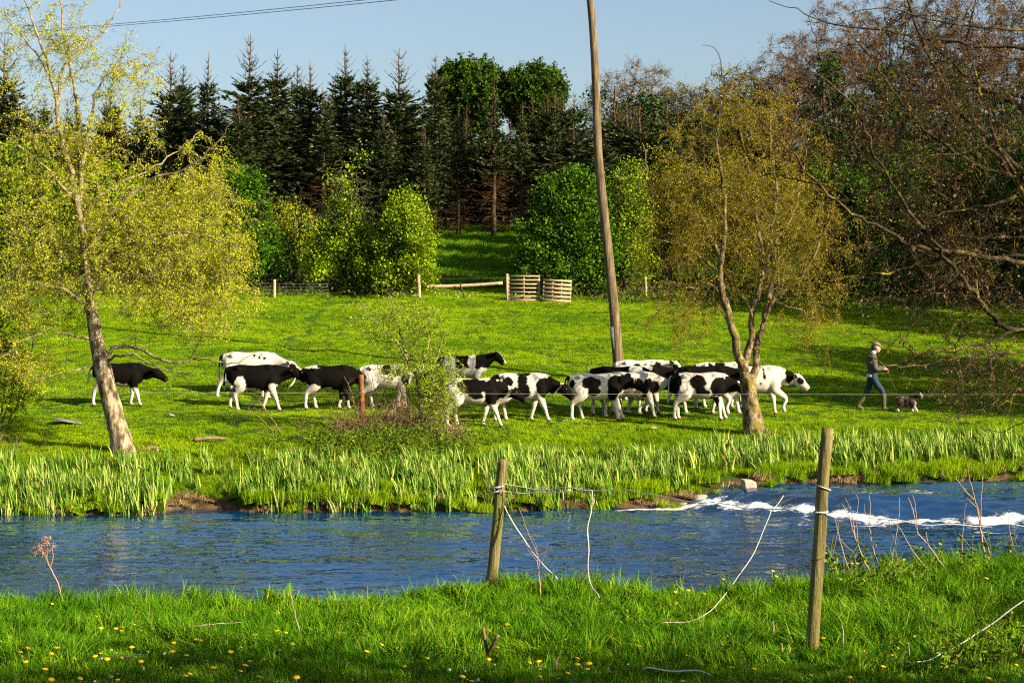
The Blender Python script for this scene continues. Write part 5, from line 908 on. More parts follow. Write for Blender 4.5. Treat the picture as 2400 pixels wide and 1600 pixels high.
def pallet(u0, u1, v0, v1, tilt, label, nslat, nboard, rows):
    b = gnd((u0 + u1) / 2, v1, 60, 76); Yq = b[1]; W_ = (u1 - u0) / FPX * Yq; H_ = (v1 - v0) / FPX * Yq; e = empty('pallet', b, label, 'pallet', 'pallets closing the gap in the fence'); e.rotation_euler = (R(-8), R(tilt), 0)
    for i in range(nslat):
        m = MB(); z = H_ * (.04 + .93 * i / (nslat - 1)); hh = rows[i % len(rows)]; box(m, (0, -.06, z), (W_, .02, hh), Matrix.Rotation(R(((i * 37) % 5 - 2) * .15), 3, 'Y')); m.build('slat', wood_pallet, e, False)
    for i in range(nboard): m = MB(); box(m, (-W_ / 2 + .04 + (W_ - .08) * i / (nboard - 1), 0, H_ * .5), (.045, .09, H_ * 1.02)); m.build('stringer', wood_pallet, e, False)
    m = MB(); box(m, (0, .06, H_ * .12), (W_ * .98, .02, .10)); m.build('back_slat', wood_pallet, e, False)
    return e
p1 = pallet(1190, 1266, 645, 706, 0, 'taller pallet with wide gaps, standing left of the other pallet', 7, 3, (.06, .05, .05, .055))
m = MB(); box(m, (-.63, -.05, .5), (.09, .05, 1.06)); m.build('end_board', wood_new, p1, False)
pallet(1270, 1338, 656, 707, 3, 'lower tilted pallet with close slats, right of the taller pallet', 6, 4, (.085, .075, .08, .09))

# ---------------------------------------------------------------- electric wire, rusty post, dead brush
rust = bark_mat('rusty_iron', [(.3, (.10, .03, .012)), (.7, (.30, .11, .045))], 10, (1, 1, .6), .8, .3, (8, (.32, .22, .16), .62))
rb = gnd(850, 990, 38, 47); m = MB(); q = np.linspace(0, 1, 12)[:, None]; rt = at(846, 878, rb[1]); tubes(m, (rb + A(0, 0, -.3)) * (1 - q) + rt * q, np.linspace(.075, .062, 12), 12); o = m.build('rusty_post', rust, origin=rb); o.location = rb; tag(o, 'rusty brown iron post among dead branches beside the hawthorn', 'post')
Yw = 42.0; bar('electric_wire', at(-60, 917, Yw), at(2460, 924, Yw + .3), .0028, plain_mat('pale_fence_wire', (.40, .38, .32), .5), 'thin pale wire strung right across the picture in front of the cows', 'wire', .02, 5, 40)
dead_wood = bark_mat('dead_branch_wood', [(.3, (.05, .03, .016)), (.7, (.26, .17, .09))], 8, (1, 1, 1), .9, .2)
straw = leaf_mat('dead_straw', [(0, (.20, .12, .06)), (1, (.48, .34, .20))], .2, .8, .1)
def dead_branch(pts, Y, r, label, seed, nsub=8, sl=.35, dy=0.0, name='dead_branch'):
    T = Tree(at(pts[0][0], pts[0][1], Y), seed); P = T.limb(path(Y, pts, dy), r, r * .35, 6, .08, .012); nd = P[len(P) // 4:]; tg = nd[T.rng.integers(0, len(nd), nsub)] + T.rng.normal(0, sl, (nsub, 3)); TW = T.grow(tg, r * .6, .003, 0, .1, 0, 5, 4); T.subtwigs(TW, 3, sl * .5, .0025)
    e = empty(name, T.base, label, 'branch', 'dead branches on the far bank'); T.trunk.build('stem', dead_wood, e, origin=T.base); T.twig.build('twigs', dead_wood, e, origin=T.base); return e
dead_branch([(655, 1012), (632, 975), (612, 945), (600, 930)], 41.2, .022, 'dead forked branch lying on the bank below the black cow', 90, 10, .3)
dead_branch([(640, 1010), (615, 985), (590, 970), (570, 985)], 41.0, .016, 'thin arched dead branch left of the forked one', 91, 6, .2)
dead_branch([(700, 1022), (702, 1000), (715, 985)], 41.0, .018, 'short upright dead stub between forked branch and rusty post', 92, 5, .15)
dead_branch([(845, 1000), (830, 945), (818, 905), (805, 880)], 41.6, .020, 'dead leaning branch left of the rusty post', 93, 16, .35)
dead_branch([(800, 1030), (850, 985), (900, 955), (950, 935)], 41.5, .022, 'long dead branch crossing in front of the rusty post', 94, 18, .35)
dead_branch([(880, 1025), (890, 970), (880, 910), (870, 880)], 41.8, .018, 'upright dead branch just right of the rusty post', 95, 18, .35)
dead_branch([(930, 1025), (925, 980), (940, 945), (930, 900)], 41.4, .018, 'twiggy dead branch between rusty post and hawthorn', 96, 22, .35)
dead_branch([(1085, 1015), (1060, 990), (1035, 965), (1010, 930)], 41.4, .020, 'dead branch leaning right of the hawthorn trunk', 97, 10, .3)
dead_branch([(870, 1045), (872, 1000), (868, 960)], 41.0, .012, 'thin pale dead stalk in front of the brush tangle', 98, 5, .12)
dead_branch([(1085, 1050), (1075, 1025), (1090, 1000)], 41.0, .012, 'thin pale dead stalk under the straw heap', 99, 5, .12)
rg = np.random.default_rng(100)
def tangle(u, v, Y, ru, rv, n, label, seed):
    rg = np.random.default_rng(seed); c = gnd(u, v, 38, 47); w = ru / FPX * c[1]; h = rv / FPX * c[1]; m = MB(); p0 = np.stack([c[0] + rg.uniform(-w, w, n), c[1] + rg.uniform(-.7, .7, n), np.zeros(n)], 1); p0[:, 2] = height(p0[:, 0], p0[:, 1]); d = unit(rg.normal(0, 1, (n, 3)) * A(1, .8, .7) + A(0, 0, .8)); L = rg.uniform(.3, 1.1, n)[:, None] * h; P = np.stack([p0, p0 + d * L * .5 + rg.normal(0, .06, (n, 3)), p0 + d * L + rg.normal(0, .09, (n, 3)) - A(0, 0, .08)], 1); tubes(m, P, np.broadcast_to(A(.008, .006, .003), (n, 3)), 3, cap=False)
    o = m.build('brushwood', dead_wood, origin=c); o.location = c; return tag(o, label, 'brushwood', kind='stuff')
tangle(915, 1022, 41.5, 125, 120, 650, 'tangle of dead brushwood round the foot of the rusty post and hawthorn', 101); tangle(40, 1050, 40, 60, 40, 60, 'dead twigs at the left edge of the far bank', 102)
def straw_heap(u, v, ru, rv, n, label, seed):
    rg = np.random.default_rng(seed); c = gnd(u, v, 37, 47); w = ru / FPX * c[1]; h = rv / FPX * c[1]; m = MB(); P = ell(rg, c + A(0, 0, h * .3), (w, .35, h * .7), n, .4); P = P[P[:, 2] > c[2] - .05]; rhombs(m, P, rg, rg.uniform(.12, .3, len(P)), .07, np.tile(A(.3, -.4, -.8), (len(P), 1)), dev=.5); o = m.build('straw_heap', straw, smooth_=False, origin=c); o.location = c; return tag(o, label, 'straw', kind='stuff')
straw_heap(1062, 1030, 32, 42, 900, 'pale heap of dead straw right of the hawthorn foot', 103); straw_heap(935, 985, 30, 60, 600, 'brown dead grass caught in the brushwood', 104); straw_heap(350, 1052, 35, 12, 250, 'dead brown grass beside the leaning trunk', 105)

# ---------------------------------------------------------------- stones and flat pieces on the far bank
stone = bark_mat('pale_river_stone', [(.3, (.22, .16, .12)), (.6, (.45, .37, .30)), (.8, (.60, .52, .45))], 5, (1, 1, 1), .85, .4)
stone_grey = bark_mat('grey_stone', [(.3, (.10, .10, .095)), (.7, (.28, .27, .25))], 6, (1, 1, 1), .9, .4)
def rock(u, v, size, label, mat=stone, seed=0, blocky=.5, z=None, cat='stone', name='river_stone', y0=34, group='stones at the water edge', dy=0.0):
    c = gnd(u, v, y0, 47); c[1] += dy
    rg = np.random.default_rng(seed); th = np.linspace(.05, math.pi - .05, 9); ph = np.arange(12) * 6.2832 / 12; D = np.stack([np.outer(np.sin(th), np.cos(ph)), np.outer(np.sin(th), np.sin(ph)), np.outer(np.cos(th), np.ones(12))], -1).reshape(-1, 3); sq = D / np.max(np.abs(D), 1, keepdims=True); V = (D * (1 - blocky) + sq * blocky * .8) * np.asarray(size) / 2 * (1 + .14 * noise(D * 1.7 + seed * 3.1, seed))[:, None]
    i, j = np.meshgrid(np.arange(8), np.arange(12), indexing='ij'); a = i * 12; F = np.stack([a + j, a + 12 + j, a + 12 + (j + 1) % 12, a + (j + 1) % 12], -1).reshape(-1, 4); m = MB(); Rm = np.array(Matrix.Rotation(rg.uniform(-.25, .25), 3, 'Y') @ Matrix.Rotation(rg.uniform(-.5, .5), 3, 'Z')); m.add(V @ Rm.T, F); m.F += [np.arange(12)[None] + 0, np.arange(12)[None, ::-1] + 96]; m.M += [np.zeros(1), np.zeros(1)]
    o = m.build(name, mat, smooth_=blocky < .3); o.location = c + A(0, 0, size[2] * .3 if z is None else z); return tag(o, label, cat, group)
g_ = gnd(1757, 1180, 34, 47); m = MB(); V = np.array([[x, y, z] for x in np.linspace(-1, 1, 5) for y in (-1, 1) for z in np.linspace(-1, 1, 6)]); box(m, (0, 0, 0), (.30, .26, .50)); V = m.V[0]; V[:, 0] *= np.where(V[:, 2] > 0, .88, 1.05); V[:, 0] += np.where(V[:, 2] > 0, -.03, .04); V[:, 2] += np.where(V[:, 0] > 0, -.03, .02)
o = m.build('river_stone', stone, smooth_=False); o.location = g_ + A(0, 0, .26); o.rotation_euler = (.12, -.08, .25); bv = o.modifiers.new('worn', 'BEVEL'); bv.width = .025; bv.segments = 2; tag(o, 'large pale upright block of stone at the water edge', 'stone', 'stones at the water edge')
rock(1640, 1178, (.42, .3, .22), 'flat brownish stone leftmost of the row by the rapids', stone, 2, .5); rock(1662, 1176, (.3, .25, .16), 'low pale stone beside the brownish one by the rapids', stone, 3, .5); rock(1694, 1180, (.28, .25, .22), 'angular two-toned stone between the low stone and the upright block', stone_grey, 4, .6); rock(1733, 1186, (.24, .2, .16), 'wet dark stone below the upright block', stone_grey, 5, .5); rock(1788, 1160, (.20, .2, .12), 'small pale pebble just right of the upright block', stone, 6, .2); rock(1812, 1158, (.14, .15, .09), 'tiny pale pebble second right of the upright block', stone, 7, .2); rock(1838, 1158, (.16, .15, .10), 'small pale pebble farther right under the wire', stone, 8, .2); rock(1862, 1160, (.3, .25, .26), 'dark angular stone where the rapids start', stone_grey, 9, .7); rock(1720, 1172, (.5, .3, .16), 'dark flat stone behind the wet stones', stone_grey, 10, .5); rock(1600, 1186, (.22, .2, .1), 'small stone at the left end of the stony shore', stone, 12, .4)
rock(160, 993, (.75, .55, .05), 'flat grey slab lying in the grass left of the leaning tree', stone_grey, 13, .3, .07, 'slab', 'stone_slab', 38, None); rock(402, 980, (.16, .14, .05), 'small pale flat stone in the field below the black cow', stone, 14, .3, .08, 'stone', 'field_stone', 38, None); rock(1532, 1012, (.2, .08, .04), 'small pale stick-like stone on the bank below the bunch of cows', stone, 15, .3, .10, 'stone', 'field_stone', 38, None)
def log(u0, v0, u1, v1, r, label, y0=34, z=.08): bar('driftwood', gnd(u0, v0, y0, 47) + A(0, 0, z), gnd(u1, v1, y0, 47) + A(0, 0, z), r, dead_wood, label, 'driftwood', -.03, 7, 10, 'driftwood along the far bank', r * .6)
log(455, 1040, 532, 1038, .05, 'pale broken log in the grass right of the leaning trunk', 37, .10); log(752, 1188, 800, 1184, .04, 'pale driftwood stick at the water line below the reeds', 35, .05); log(800, 1184, 850, 1182, .05, 'thicker driftwood log at the water line below the reeds', 35, .06); log(395, 1188, 420, 1196, .02, 'small driftwood stick in the muddy inlet', 35, .05); log(620, 1196, 665, 1194, .025, 'thin driftwood stick under the middle reeds', 35, .05)

# ---------------------------------------------------------------- irises along the water
iris = leaf_mat('iris_leaves', [(0, (.035, .12, .006)), (.5, (.14, .26, .025)), (.85, (.36, .45, .10)), (1, (.48, .44, .11))], .35, .45, .4)
rg = np.random.default_rng(70); mi = MB(); Pc = []
def add_clumps(n, y_lo, y_hi, x0, x1, dens):
    x = rg.uniform(x0, x1, n); t = rg.uniform(y_lo, y_hi, n); y = far_edge(x) + t; ok = rg.uniform(0, 1, n) < np.clip(dens * 1.25 + 1.3 * noise2(x / .8, y / .55, 71) + .5 * noise2(x / .3, y / .3, 72), 0, 1); Pc.append(np.stack([x[ok], y[ok], height(x[ok], y[ok])], 1))
add_clumps(1100, -.15, 1.0, -13, -7.05, .55); add_clumps(900, .8, 3.3, -13, -4.8, .30); add_clumps(900, -.1, 1.4, -5.6, 2.2, .5); add_clumps(1700, 1.0, 3.2, -5.0, 4.5, .45); add_clumps(500, .3, 1.6, 2.2, 4.6, .25); add_clumps(1500, .9, 3.3, 4.2, 15, .55); add_clumps(300, .3, 1.0, 5, 15, .2)
Pc = np.concatenate(Pc); nl = 6; C = np.repeat(Pc, nl, 0); n = len(C); fan = np.repeat(rg.uniform(0, 6.283, len(Pc)), nl); k = np.tile(np.arange(nl) - (nl - 1) / 2, len(Pc)); C = C + np.stack([np.cos(fan), np.sin(fan), np.zeros(n)], 1) * (k * .022)[:, None] + rg.normal(0, .012, (n, 3)) * A(1, 1, 0); H = np.repeat(rg.uniform(.34, .72, len(Pc)), nl) * rg.uniform(.65, 1.1, n) * np.interp(C[:, 1] - far_edge(C[:, 0]), [0, 1, 3], [1.0, .9, .75])
lean = np.stack([np.cos(fan), np.sin(fan), np.zeros(n)], 1) * (k * .05 * H * rg.uniform(.3, 1.8, n))[:, None] + rg.normal(0, .06, (n, 3)) * A(1, 1, 0) + A(-.05, 0, 0); ribbons(mi, C - A(0, 0, .03), H, rg.uniform(.026, .05, n), lean, rg, 3, face=fan + rg.normal(0, .5, n))
tag(mi.build('iris_bed', iris, smooth_=False), 'dense bed of pale green sword shaped iris leaves along the far water edge', 'reeds', kind='stuff')
P, Ro = tile_points(rg, .3, 36.0, 41.5, 2.5, lambda x, y: smooth(y - far_edge(x) + .25 * clumpy(x, y, .5, 75), -.12, .15) * (1 - smooth(y - far_edge(x), .7, 1.0)) * (.85 - .8 * ((x > -7.2) & (x < -5.6))) * np.where((x > 3.3) & (x < 5.2), .25, 1)); n = len(P)
scatter('grass', P, Ro * .3 + A(-.25, 0, 0), sized(n, rg.uniform(.9, 2.1, n)), c_bank, 'long grass hanging over the far water edge between the irises', 'grass')
P, Ro = tile_points(rg, .35, 36.0, 41.5, 2.5, lambda x, y: (1 - smooth(np.abs(y - far_edge(x) - .15), .1, .25)) * .6); n = len(P)
c_dead = tile_collection('dead_grass_tile', leaf_mat('dead_bank_grass', [(0, (.16, .09, .04)), (.5, (.30, .20, .09)), (1, (.42, .33, .15))], .25, .8, .1), 4, .4, 160, .14, .010, 1.3, 260, .1)
scatter('grass', P, Ro * .2 + A(-.5, 0, 0), sized(n, rg.uniform(.8, 1.6, n)), c_dead, 'dead brown grass along the muddy edge of the far bank', 'grass')
# ---------------------------------------------------------------- near fence: two posts and loose white tape
def near_post(u0, v0, u1, v1, Y, r0, r1, label):
    b = A((u1 - 1200) / FPX * Y, Y, 0); b[2] = gz(b[0], Y); t = at(u0, v0, Y); e = empty('round_fence_post', b, label, 'post', 'posts of the near fence'); q = np.linspace(0, 1, 30)[:, None]; P = (b + (b - t) * .25) * (1 - q) + t * q; P[:, 0] += .006 * noise(q * A(5, 1, 1), int(u0)); m = MB(); tubes(m, P, (r1 + (r0 - r1) * q[:, 0]) * (1 + .02 * noise(q * A(14, 2, 1), 4)), 20); m.build('shaft', wood_post, e, origin=b); return e, b, t
pe1, b1, t1 = near_post(1181, 1075, 1150, 1350, 13.55, .038, .044, 'shorter fence post at the water edge near the middle, leaning right')
pe2, b2, t2 = near_post(1938, 1002, 1903, 1525, 10.9, .037, .041, 'taller fence post right of the middle, leaning slightly right')
tape = plain_mat('white_fence_tape', (.42, .38, .35), .7, .2, (25, (.60, .57, .55))); tapeg = plain_mat('dirty_fence_tape', (.42, .36, .30), .7, .2, (30, (.58, .52, .46)))
def strand(pts, r, label, mat=tape, twist=0.0, jit=.014, name='fence_tape'):
    """pts: (u, v, Y)"""
    P = spline([at(*p) for p in pts], .035); n = len(P); rg = np.random.default_rng(int(pts[0][0])); P[1:-1] += (noise(np.linspace(0, n / 5, n)[:, None] * A(1, 0, 0) + A(0, pts[0][1], 0), 2)[:, None] * A(0, 0, 1) * jit)[1:-1]; m = MB(); rr = r * (1 + .35 * noise(np.linspace(0, n / 6, n)[:, None] * A(1, 0, 0), 6)); tubes(m, P, rr * .55, 6); o = m.build(name, mat, origin=P[0]); o.location = P[0]; return tag(o, label, 'tape', 'loose tape of the near fence')
def ring(p, r, t, par, b, mat=tape, tilt=.2, name='tie'):
    a = np.linspace(0, 6.2832, 22); P = p + np.stack([np.cos(a) * r, np.sin(a) * r, np.cos(a) * r * tilt], 1); m = MB(); tubes(m, P, np.full(22, t), 6); m.build(name, mat, par, origin=b)
Y1, Y2 = 13.55, 10.9
strand([(1168, 1134, Y1 - .05), (1215, 1141, Y1 - .1), (1290, 1150, 13.3), (1330, 1140, 13.2), (1375, 1146, 13.1), (1460, 1146, 12.9), (1560, 1166, 12.5), (1680, 1182, 12.0), (1800, 1191, 11.5), (1915, 1200, Y2 - .05)], .0062, 'main sagging tape strung between the two near posts')
strand([(1170, 1146, Y1 - .05), (1225, 1153, Y1 - .1), (1300, 1155, 13.3), (1390, 1150, 13.1)], .0055, 'second short tape strand twisted with the main one near the left post')
strand([(1240, 1147, 13.4), (1275, 1141, 13.35), (1290, 1152, 13.3), (1318, 1142, 13.25), (1365, 1143, 13.15)], .005, 'loop of tape wound round the main strand', tapeg)
strand([(1930, 1200, Y2 - .04), (2020, 1212, 10.9), (2150, 1228, 10.85), (2290, 1234, 10.8), (2420, 1230, 10.8)], .0060, 'tape running from the taller post out of the right edge')
strand([(1388, 1150, 13.05), (1386, 1190, 13.05), (1377, 1240, 13.05), (1380, 1290, 13.0), (1378, 1330, 12.95), (1385, 1370, 12.9), (1404, 1400, 12.6)], .0068, 'tape end hanging straight down from the main strand')
strand([(1182, 1184, Y1 - .06), (1200, 1225, 13.45), (1230, 1270, 13.35), (1270, 1318, 13.2), (1306, 1356, 13.1)], .0085, 'broad tape slanting from the left post down to the grass')
strand([(1808, 1194, 11.5), (1790, 1245, 11.45), (1765, 1300, 11.4), (1735, 1345, 11.3), (1690, 1405, 11.1), (1655, 1440, 10.9), (1600, 1453, 10.9), (1545, 1462, 10.9)], .0046, 'thin tape curving from the main strand down to the grass', tapeg)
strand([(1830, 1168, 11.6), (1836, 1160, 11.6), (1808, 1194, 11.5)], .004, 'short frayed tape tip above the main strand', tapeg)
strand([(2420, 1390, 10.4), (2370, 1430, 10.4), (2300, 1475, 10.4), (2240, 1515, 10.35), (2190, 1538, 10.3), (2140, 1550, 10.25)], .0060, 'pale tape end curving over the grass at the lower right')
strand([(1505, 1568, 10.12), (1560, 1574, 10.12), (1640, 1583, 10.1), (1720, 1588, 10.08), (1800, 1592, 10.05), (1900, 1597, 10.0)], .0065, 'bluish white tape lying in the turf at the bottom edge', tape, 0, .03)
ring(at(1168, 1140, Y1), .045, .008, pe1, b1); ring(at(1166, 1150, Y1), .046, .007, pe1, b1, tapeg, .3); ring(at(1923, 1199, Y2), .043, .006, pe2, b2, tape, .05); ring(at(1930, 1142, Y2), .042, .0045, pe2, b2, tapeg, -.35); ring(at(1917, 1308, Y2), .043, .003, pe2, b2, bark_dark, .3, 'wire_tie')

# ---------------------------------------------------------------- dry stems, sticks
reddry = bark_mat('dry_stem', [(.3, (.22, .13, .08)), (.7, (.46, .33, .22))], 20, (1, 1, .5), .85, 0)
pinkdry = bark_mat('pink_dry_stem', [(.3, (.30, .14, .10)), (.7, (.48, .28, .21))], 20, (1, 1, .5), .85, 0)
def stem(pts, Y, r, label, forks=(), mat=reddry, dy=0.0, seed=0, name='dry_stem'):
    base = at(pts[0][0], pts[0][1], Y); T = Tree(base, seed); T.limb(path(Y, pts, dy), r, r * .4, 6, .03, .002)
    for f in forks: T.limb(path(Y, f, dy), r * .55, r * .25, 5, .03, .002)
    e = empty(name, base, label, 'stem', 'dry stems on the near bank'); T.trunk.build('stalks', mat, e, origin=base); return e, T
stem([(1965, 1345), (1950, 1305), (1938, 1280), (1930, 1255)], 13.6, .0045, 'short dry stem right behind the taller post', [[(1950, 1305), (1958, 1270), (1965, 1230), (1955, 1205)]], seed=1)
stem([(1990, 1335), (1978, 1300), (1966, 1255), (1958, 1220), (1950, 1200)], 13.7, .005, 'thin dry stem second right of the taller post', [[(1966, 1260), (1990, 1285), (2012, 1302)]], seed=2)
stem([(2038, 1340), (2020, 1300), (2005, 1262), (1992, 1215), (1975, 1180)], 13.7, .007, 'dry forked stem with several upright tips', [[(2010, 1275), (2008, 1215), (2012, 1170), (2003, 1155)], [(2005, 1262), (1995, 1200), (1980, 1165)]], seed=3)
stem([(2058, 1320), (2045, 1280), (2038, 1230), (2040, 1190), (2036, 1160)], 13.8, .006, 'tall straight dry stem behind the forked one', [[(2030, 1300), (2024, 1250), (2030, 1225), (2025, 1180)]], seed=4)
stem([(2092, 1345), (2090, 1310), (2098, 1270), (2107, 1210), (2108, 1165)], 13.7, .0055, 'dry stem curving right in the middle of the dry group', [[(2098, 1275), (2082, 1215), (2080, 1205)], [(2112, 1335), (2098, 1290), (2090, 1260)]], seed=5)
stem([(2190, 1348), (2160, 1318), (2130, 1275), (2110, 1240), (2085, 1215)], 13.7, .006, 'long dry stem bending left towards the river', [], seed=6)
stem([(2232, 1358), (2205, 1318), (2175, 1275), (2150, 1245), (2140, 1195), (2128, 1165)], 13.6, .008, 'thick pale dry stem slanting left with a forked tip', [[(2150, 1250), (2145, 1180), (2138, 1160)], [(2175, 1275), (2170, 1245)]], seed=7)
stem([(2322, 1362), (2310, 1310), (2300, 1255), (2295, 1215), (2285, 1175), (2262, 1150), (2240, 1120)], 13.5, .009, 'tall pale dry stem near the right edge with branching top', [[(2295, 1215), (2280, 1150), (2270, 1110), (2273, 1080)], [(2298, 1230), (2300, 1165), (2305, 1115)], [(2325, 1340), (2318, 1290), (2300, 1240)], [(2290, 1190), (2265, 1165)]], seed=8)
stem([(2255, 1312), (2256, 1260), (2262, 1190), (2266, 1180)], 13.9, .004, 'thin reddish stem left of the tall branching one', [], pinkdry, seed=9)
stem([(2382, 1300), (2370, 1260), (2362, 1205)], 13.9, .0045, 'thin reddish stem at the right edge', [[(2375, 1275), (2385, 1250)]], pinkdry, seed=10)
stem([(2360, 1350), (2300, 1338), (2250, 1325)], 13.3, .005, 'dry stalk lying flat in the weeds at the right edge', [], seed=11)
stem([(1265, 1330), (1260, 1300), (1235, 1240), (1215, 1185)], 13.2, .003, 'thin reddish twig beside the slanting tape', [[(1260, 1300), (1250, 1260), (1222, 1250)], [(1265, 1330), (1280, 1290), (1285, 1270)], [(1262, 1320), (1240, 1290), (1228, 1270)]], pinkdry, seed=12)
stem([(1266, 1395), (1264, 1355), (1258, 1310)], 12.9, .006, 'pale dry stub in the grass below the slanting tape', [], seed=13)
stem([(148, 1408), (135, 1365), (118, 1330), (105, 1300), (98, 1290)], 12.6, .007, 'dead pinkish umbel stalk leaning left over the water', [[(118, 1330), (125, 1300), (122, 1280)], [(106, 1302), (92, 1285), (84, 1292)], [(108, 1305), (104, 1280), (100, 1270)], [(110, 1310), (110, 1280), (112, 1268)]], pinkdry, seed=14)
mh = MB(); rg = np.random.default_rng(110)
hub = [at(u, v, 12.6) for u, v in ((98, 1288), (88, 1290), (104, 1272), (112, 1268), (122, 1282))]
rays = np.concatenate([np.stack([np.tile(h, (16, 1)), h + unit(rg.normal(0, 1, (16, 3)) + A(-.3, 0, .6)) * rg.uniform(.02, .05, (16, 1))], 1) for h in hub]); tubes(mh, rays, np.full(rays.shape[:2], .0014), 3, cap=False); rhombs(mh, np.repeat(rays[:, 1], 3, 0), rg, .010, .8)
ob = mh.build('seed_head', pinkdry, [o for o in bpy.data.objects if o.get('label', '').startswith('dead pinkish umbel')][0], origin=at(148, 1408, 12.6))
m = MB(); tubes(m, spline([at(1143, 1533, 10.55), at(1138, 1505, 10.5), at(1132, 1470, 10.5)], .03), .010, 7); e = empty('forked_stick', at(1143, 1533, 10.55), 'pale forked stick poking out of the grass like a letter V', 'stick'); m.build('prong', dead_wood, e, origin=at(1143, 1533, 10.55)); m = MB(); tubes(m, spline([at(1143, 1533, 10.55), at(1152, 1515, 10.5), at(1167, 1488, 10.45)], .03), .011, 7); m.build('prong', dead_wood, e, origin=at(1143, 1533, 10.55))
stem([(436, 1470), (480, 1464), (520, 1460), (568, 1457)], 11.4, .006, 'pale dry stalk lying across the grass at the lower left', [], seed=15); stem([(716, 1515), (700, 1470), (690, 1430), (680, 1390), (678, 1370)], 11.4, .004, 'thin dry stalk standing below the broad leaved dock', [], seed=16); stem([(290, 1540), (310, 1535), (332, 1532)], 10.5, .007, 'short grey stick lying in the turf among the daisies', [], stone_grey, seed=17); stem([(1302, 1568), (1305, 1550), (1308, 1538)], 10.3, .008, 'short pale stub in the turf right of the forked stick', [], seed=18)
for i, (u, v0, v1) in enumerate(((1812, 1480, 1455), (1690, 1518, 1500), (1975, 1508, 1465), (2130, 1545, 1505), (2185, 1540, 1500), (2225, 1545, 1512), (2395, 1530, 1495), (2140, 1365, 1320), (1850, 1528, 1510), (1832, 1525, 1505))): stem([(u, v0), (u + 2, (v0 + v1) / 2), (u - 2, v1)], (10.6 if v0 > 1400 else 12.9), .0055, 'short cut dry stub in the right foreground weeds, %s from the left' % ('third', 'first', 'sixth', 'seventh', 'ninth', 'tenth', 'last', 'eighth', 'fifth', 'fourth')[i], [], seed=20 + i)

# ---------------------------------------------------------------- weeds, dock, dandelions, daisies
leaf_weed = leaf_mat('nettle_leaves', [(0, (.04, .085, .005)), (.6, (.10, .17, .010)), (1, (.22, .27, .02))], .3, .45, .4)
wc = bpy.data.collections.new('weed_plants')
for k in range(5):
    rg = np.random.default_rng(120 + k); m = MB(); n = 7; p0 = rg.normal(0, .05, (n, 3)) * A(1, 1, 0); H = rg.uniform(.12, .30, n); P = np.stack([p0, p0 + np.stack([rg.normal(0, .03, n), rg.normal(0, .03, n), H * .6], 1), p0 + np.stack([rg.normal(0, .06, n), rg.normal(0, .06, n), H], 1)], 1); tubes(m, P, np.full((n, 3), .0025), 3, cap=False); i = np.repeat(np.arange(n), 14); t = rg.uniform(.15, 1, len(i))[:, None]; pp_ = P[i, 0] * (1 - t) + P[i, 2] * t; a = rg.uniform(0, 6.283, len(i)); rhombs(m, pp_, rg, rg.uniform(.02, .045, len(i)), .5, np.stack([np.cos(a), np.sin(a), np.full(len(i), .1)], 1), dev=.4)
    wc.objects.link(bpy.data.objects.new('weed_plant', m.mesh('weed_plant', leaf_weed, False)))
rg = np.random.default_rng(130); P, Ro = tile_points(rg, .17, 9.8, 15.2, 1.2, lambda x, y: (y < near_edge(x) + .5) * np.clip(smooth(x, .6, 2.2) * (.0 + .8 * clumpy(x, y, .8, 131)) + smooth(x, 2.2, 3.2) * smooth(y, 12.3, 13.2) * .25, 0, 1)); n = len(P); scatter('weeds', P, Ro, np.stack([rg.uniform(.8, 1.4, n)] * 3, 1), wc, 'leafy nettles and weeds in the right foreground', 'weeds')
rg = np.random.default_rng(133); P, Ro = tile_points(rg, .16, 38.5, 42.6, 0, lambda x, y: np.exp(-((x + 2.6) / 1.5) ** 2 - ((y - 40.4) / .9) ** 2) * 1.0, -6, 1); n = len(P); scatter('weeds', P, Ro, np.stack([rg.uniform(1.0, 2.2, n)] * 3, 1), wc, 'green brambles growing through the brushwood under the hawthorn', 'weeds')  # brush_weeds
rg = np.random.default_rng(134); P, Ro = tile_points(rg, 1.1, 43, 67, 1.5, lambda x, y: np.clip(.02 + .35 * clumpy(x, y, 2.2, 135), 0, .4)); n = len(P); scatter('weeds', P, Ro, np.stack([rg.uniform(.7, 1.7, n)] * 2 + [rg.uniform(.4, .8, n)], 1), wc, 'dark tufts of dock and thistle scattered over the pasture', 'weeds')  # field_weeds
def broadleaf(u, v, Y, label, n, L, seed, mat):
    b = A((u - 1200) / FPX * Y, Y, 0); b[2] = gz(b[0], Y); rg = np.random.default_rng(seed); e = empty('dock_plant', b, label, 'plant')
    for k in range(n):
        a = rg.uniform(0, 6.283); d = A(math.cos(a) * .55, math.sin(a) * .4, 1.0); d = unit(d); l = L * rng.uniform(.7, 1.1); w = l * .16; side = unit(np.cross(d, A(math.sin(a) * .3, -1, .2))); q = np.linspace(0, 1, 7); wv = np.interp(q, [0, .15, .45, .8, 1], [.1, .25, 1, .6, .02]) * w; c = b + d * (q * l)[:, None] + A(math.cos(a), math.sin(a), -.5) * (.25 * l * q ** 2)[:, None]; V = np.concatenate([c - side * wv[:, None], c + side * wv[:, None] + A(0, 0, .004)]); F = [[i, i + 1, i + 8, i + 7] for i in range(6)]; m = MB(); m.add(V, F); m.build('leaf', mat, e, origin=b)
    return e
dockm = leaf_mat('dock_leaf', [(0, (.04, .12, .012)), (1, (.08, .18, .02))], .35, .4, .4)
broadleaf(665, 1400, 12.75, 'broad leaved dock plant on the brow of the near bank', 7, .24, 140, dockm); broadleaf(700, 1405, 12.7, 'smaller dock plant just right of the tallest dock', 5, .16, 141, dockm)
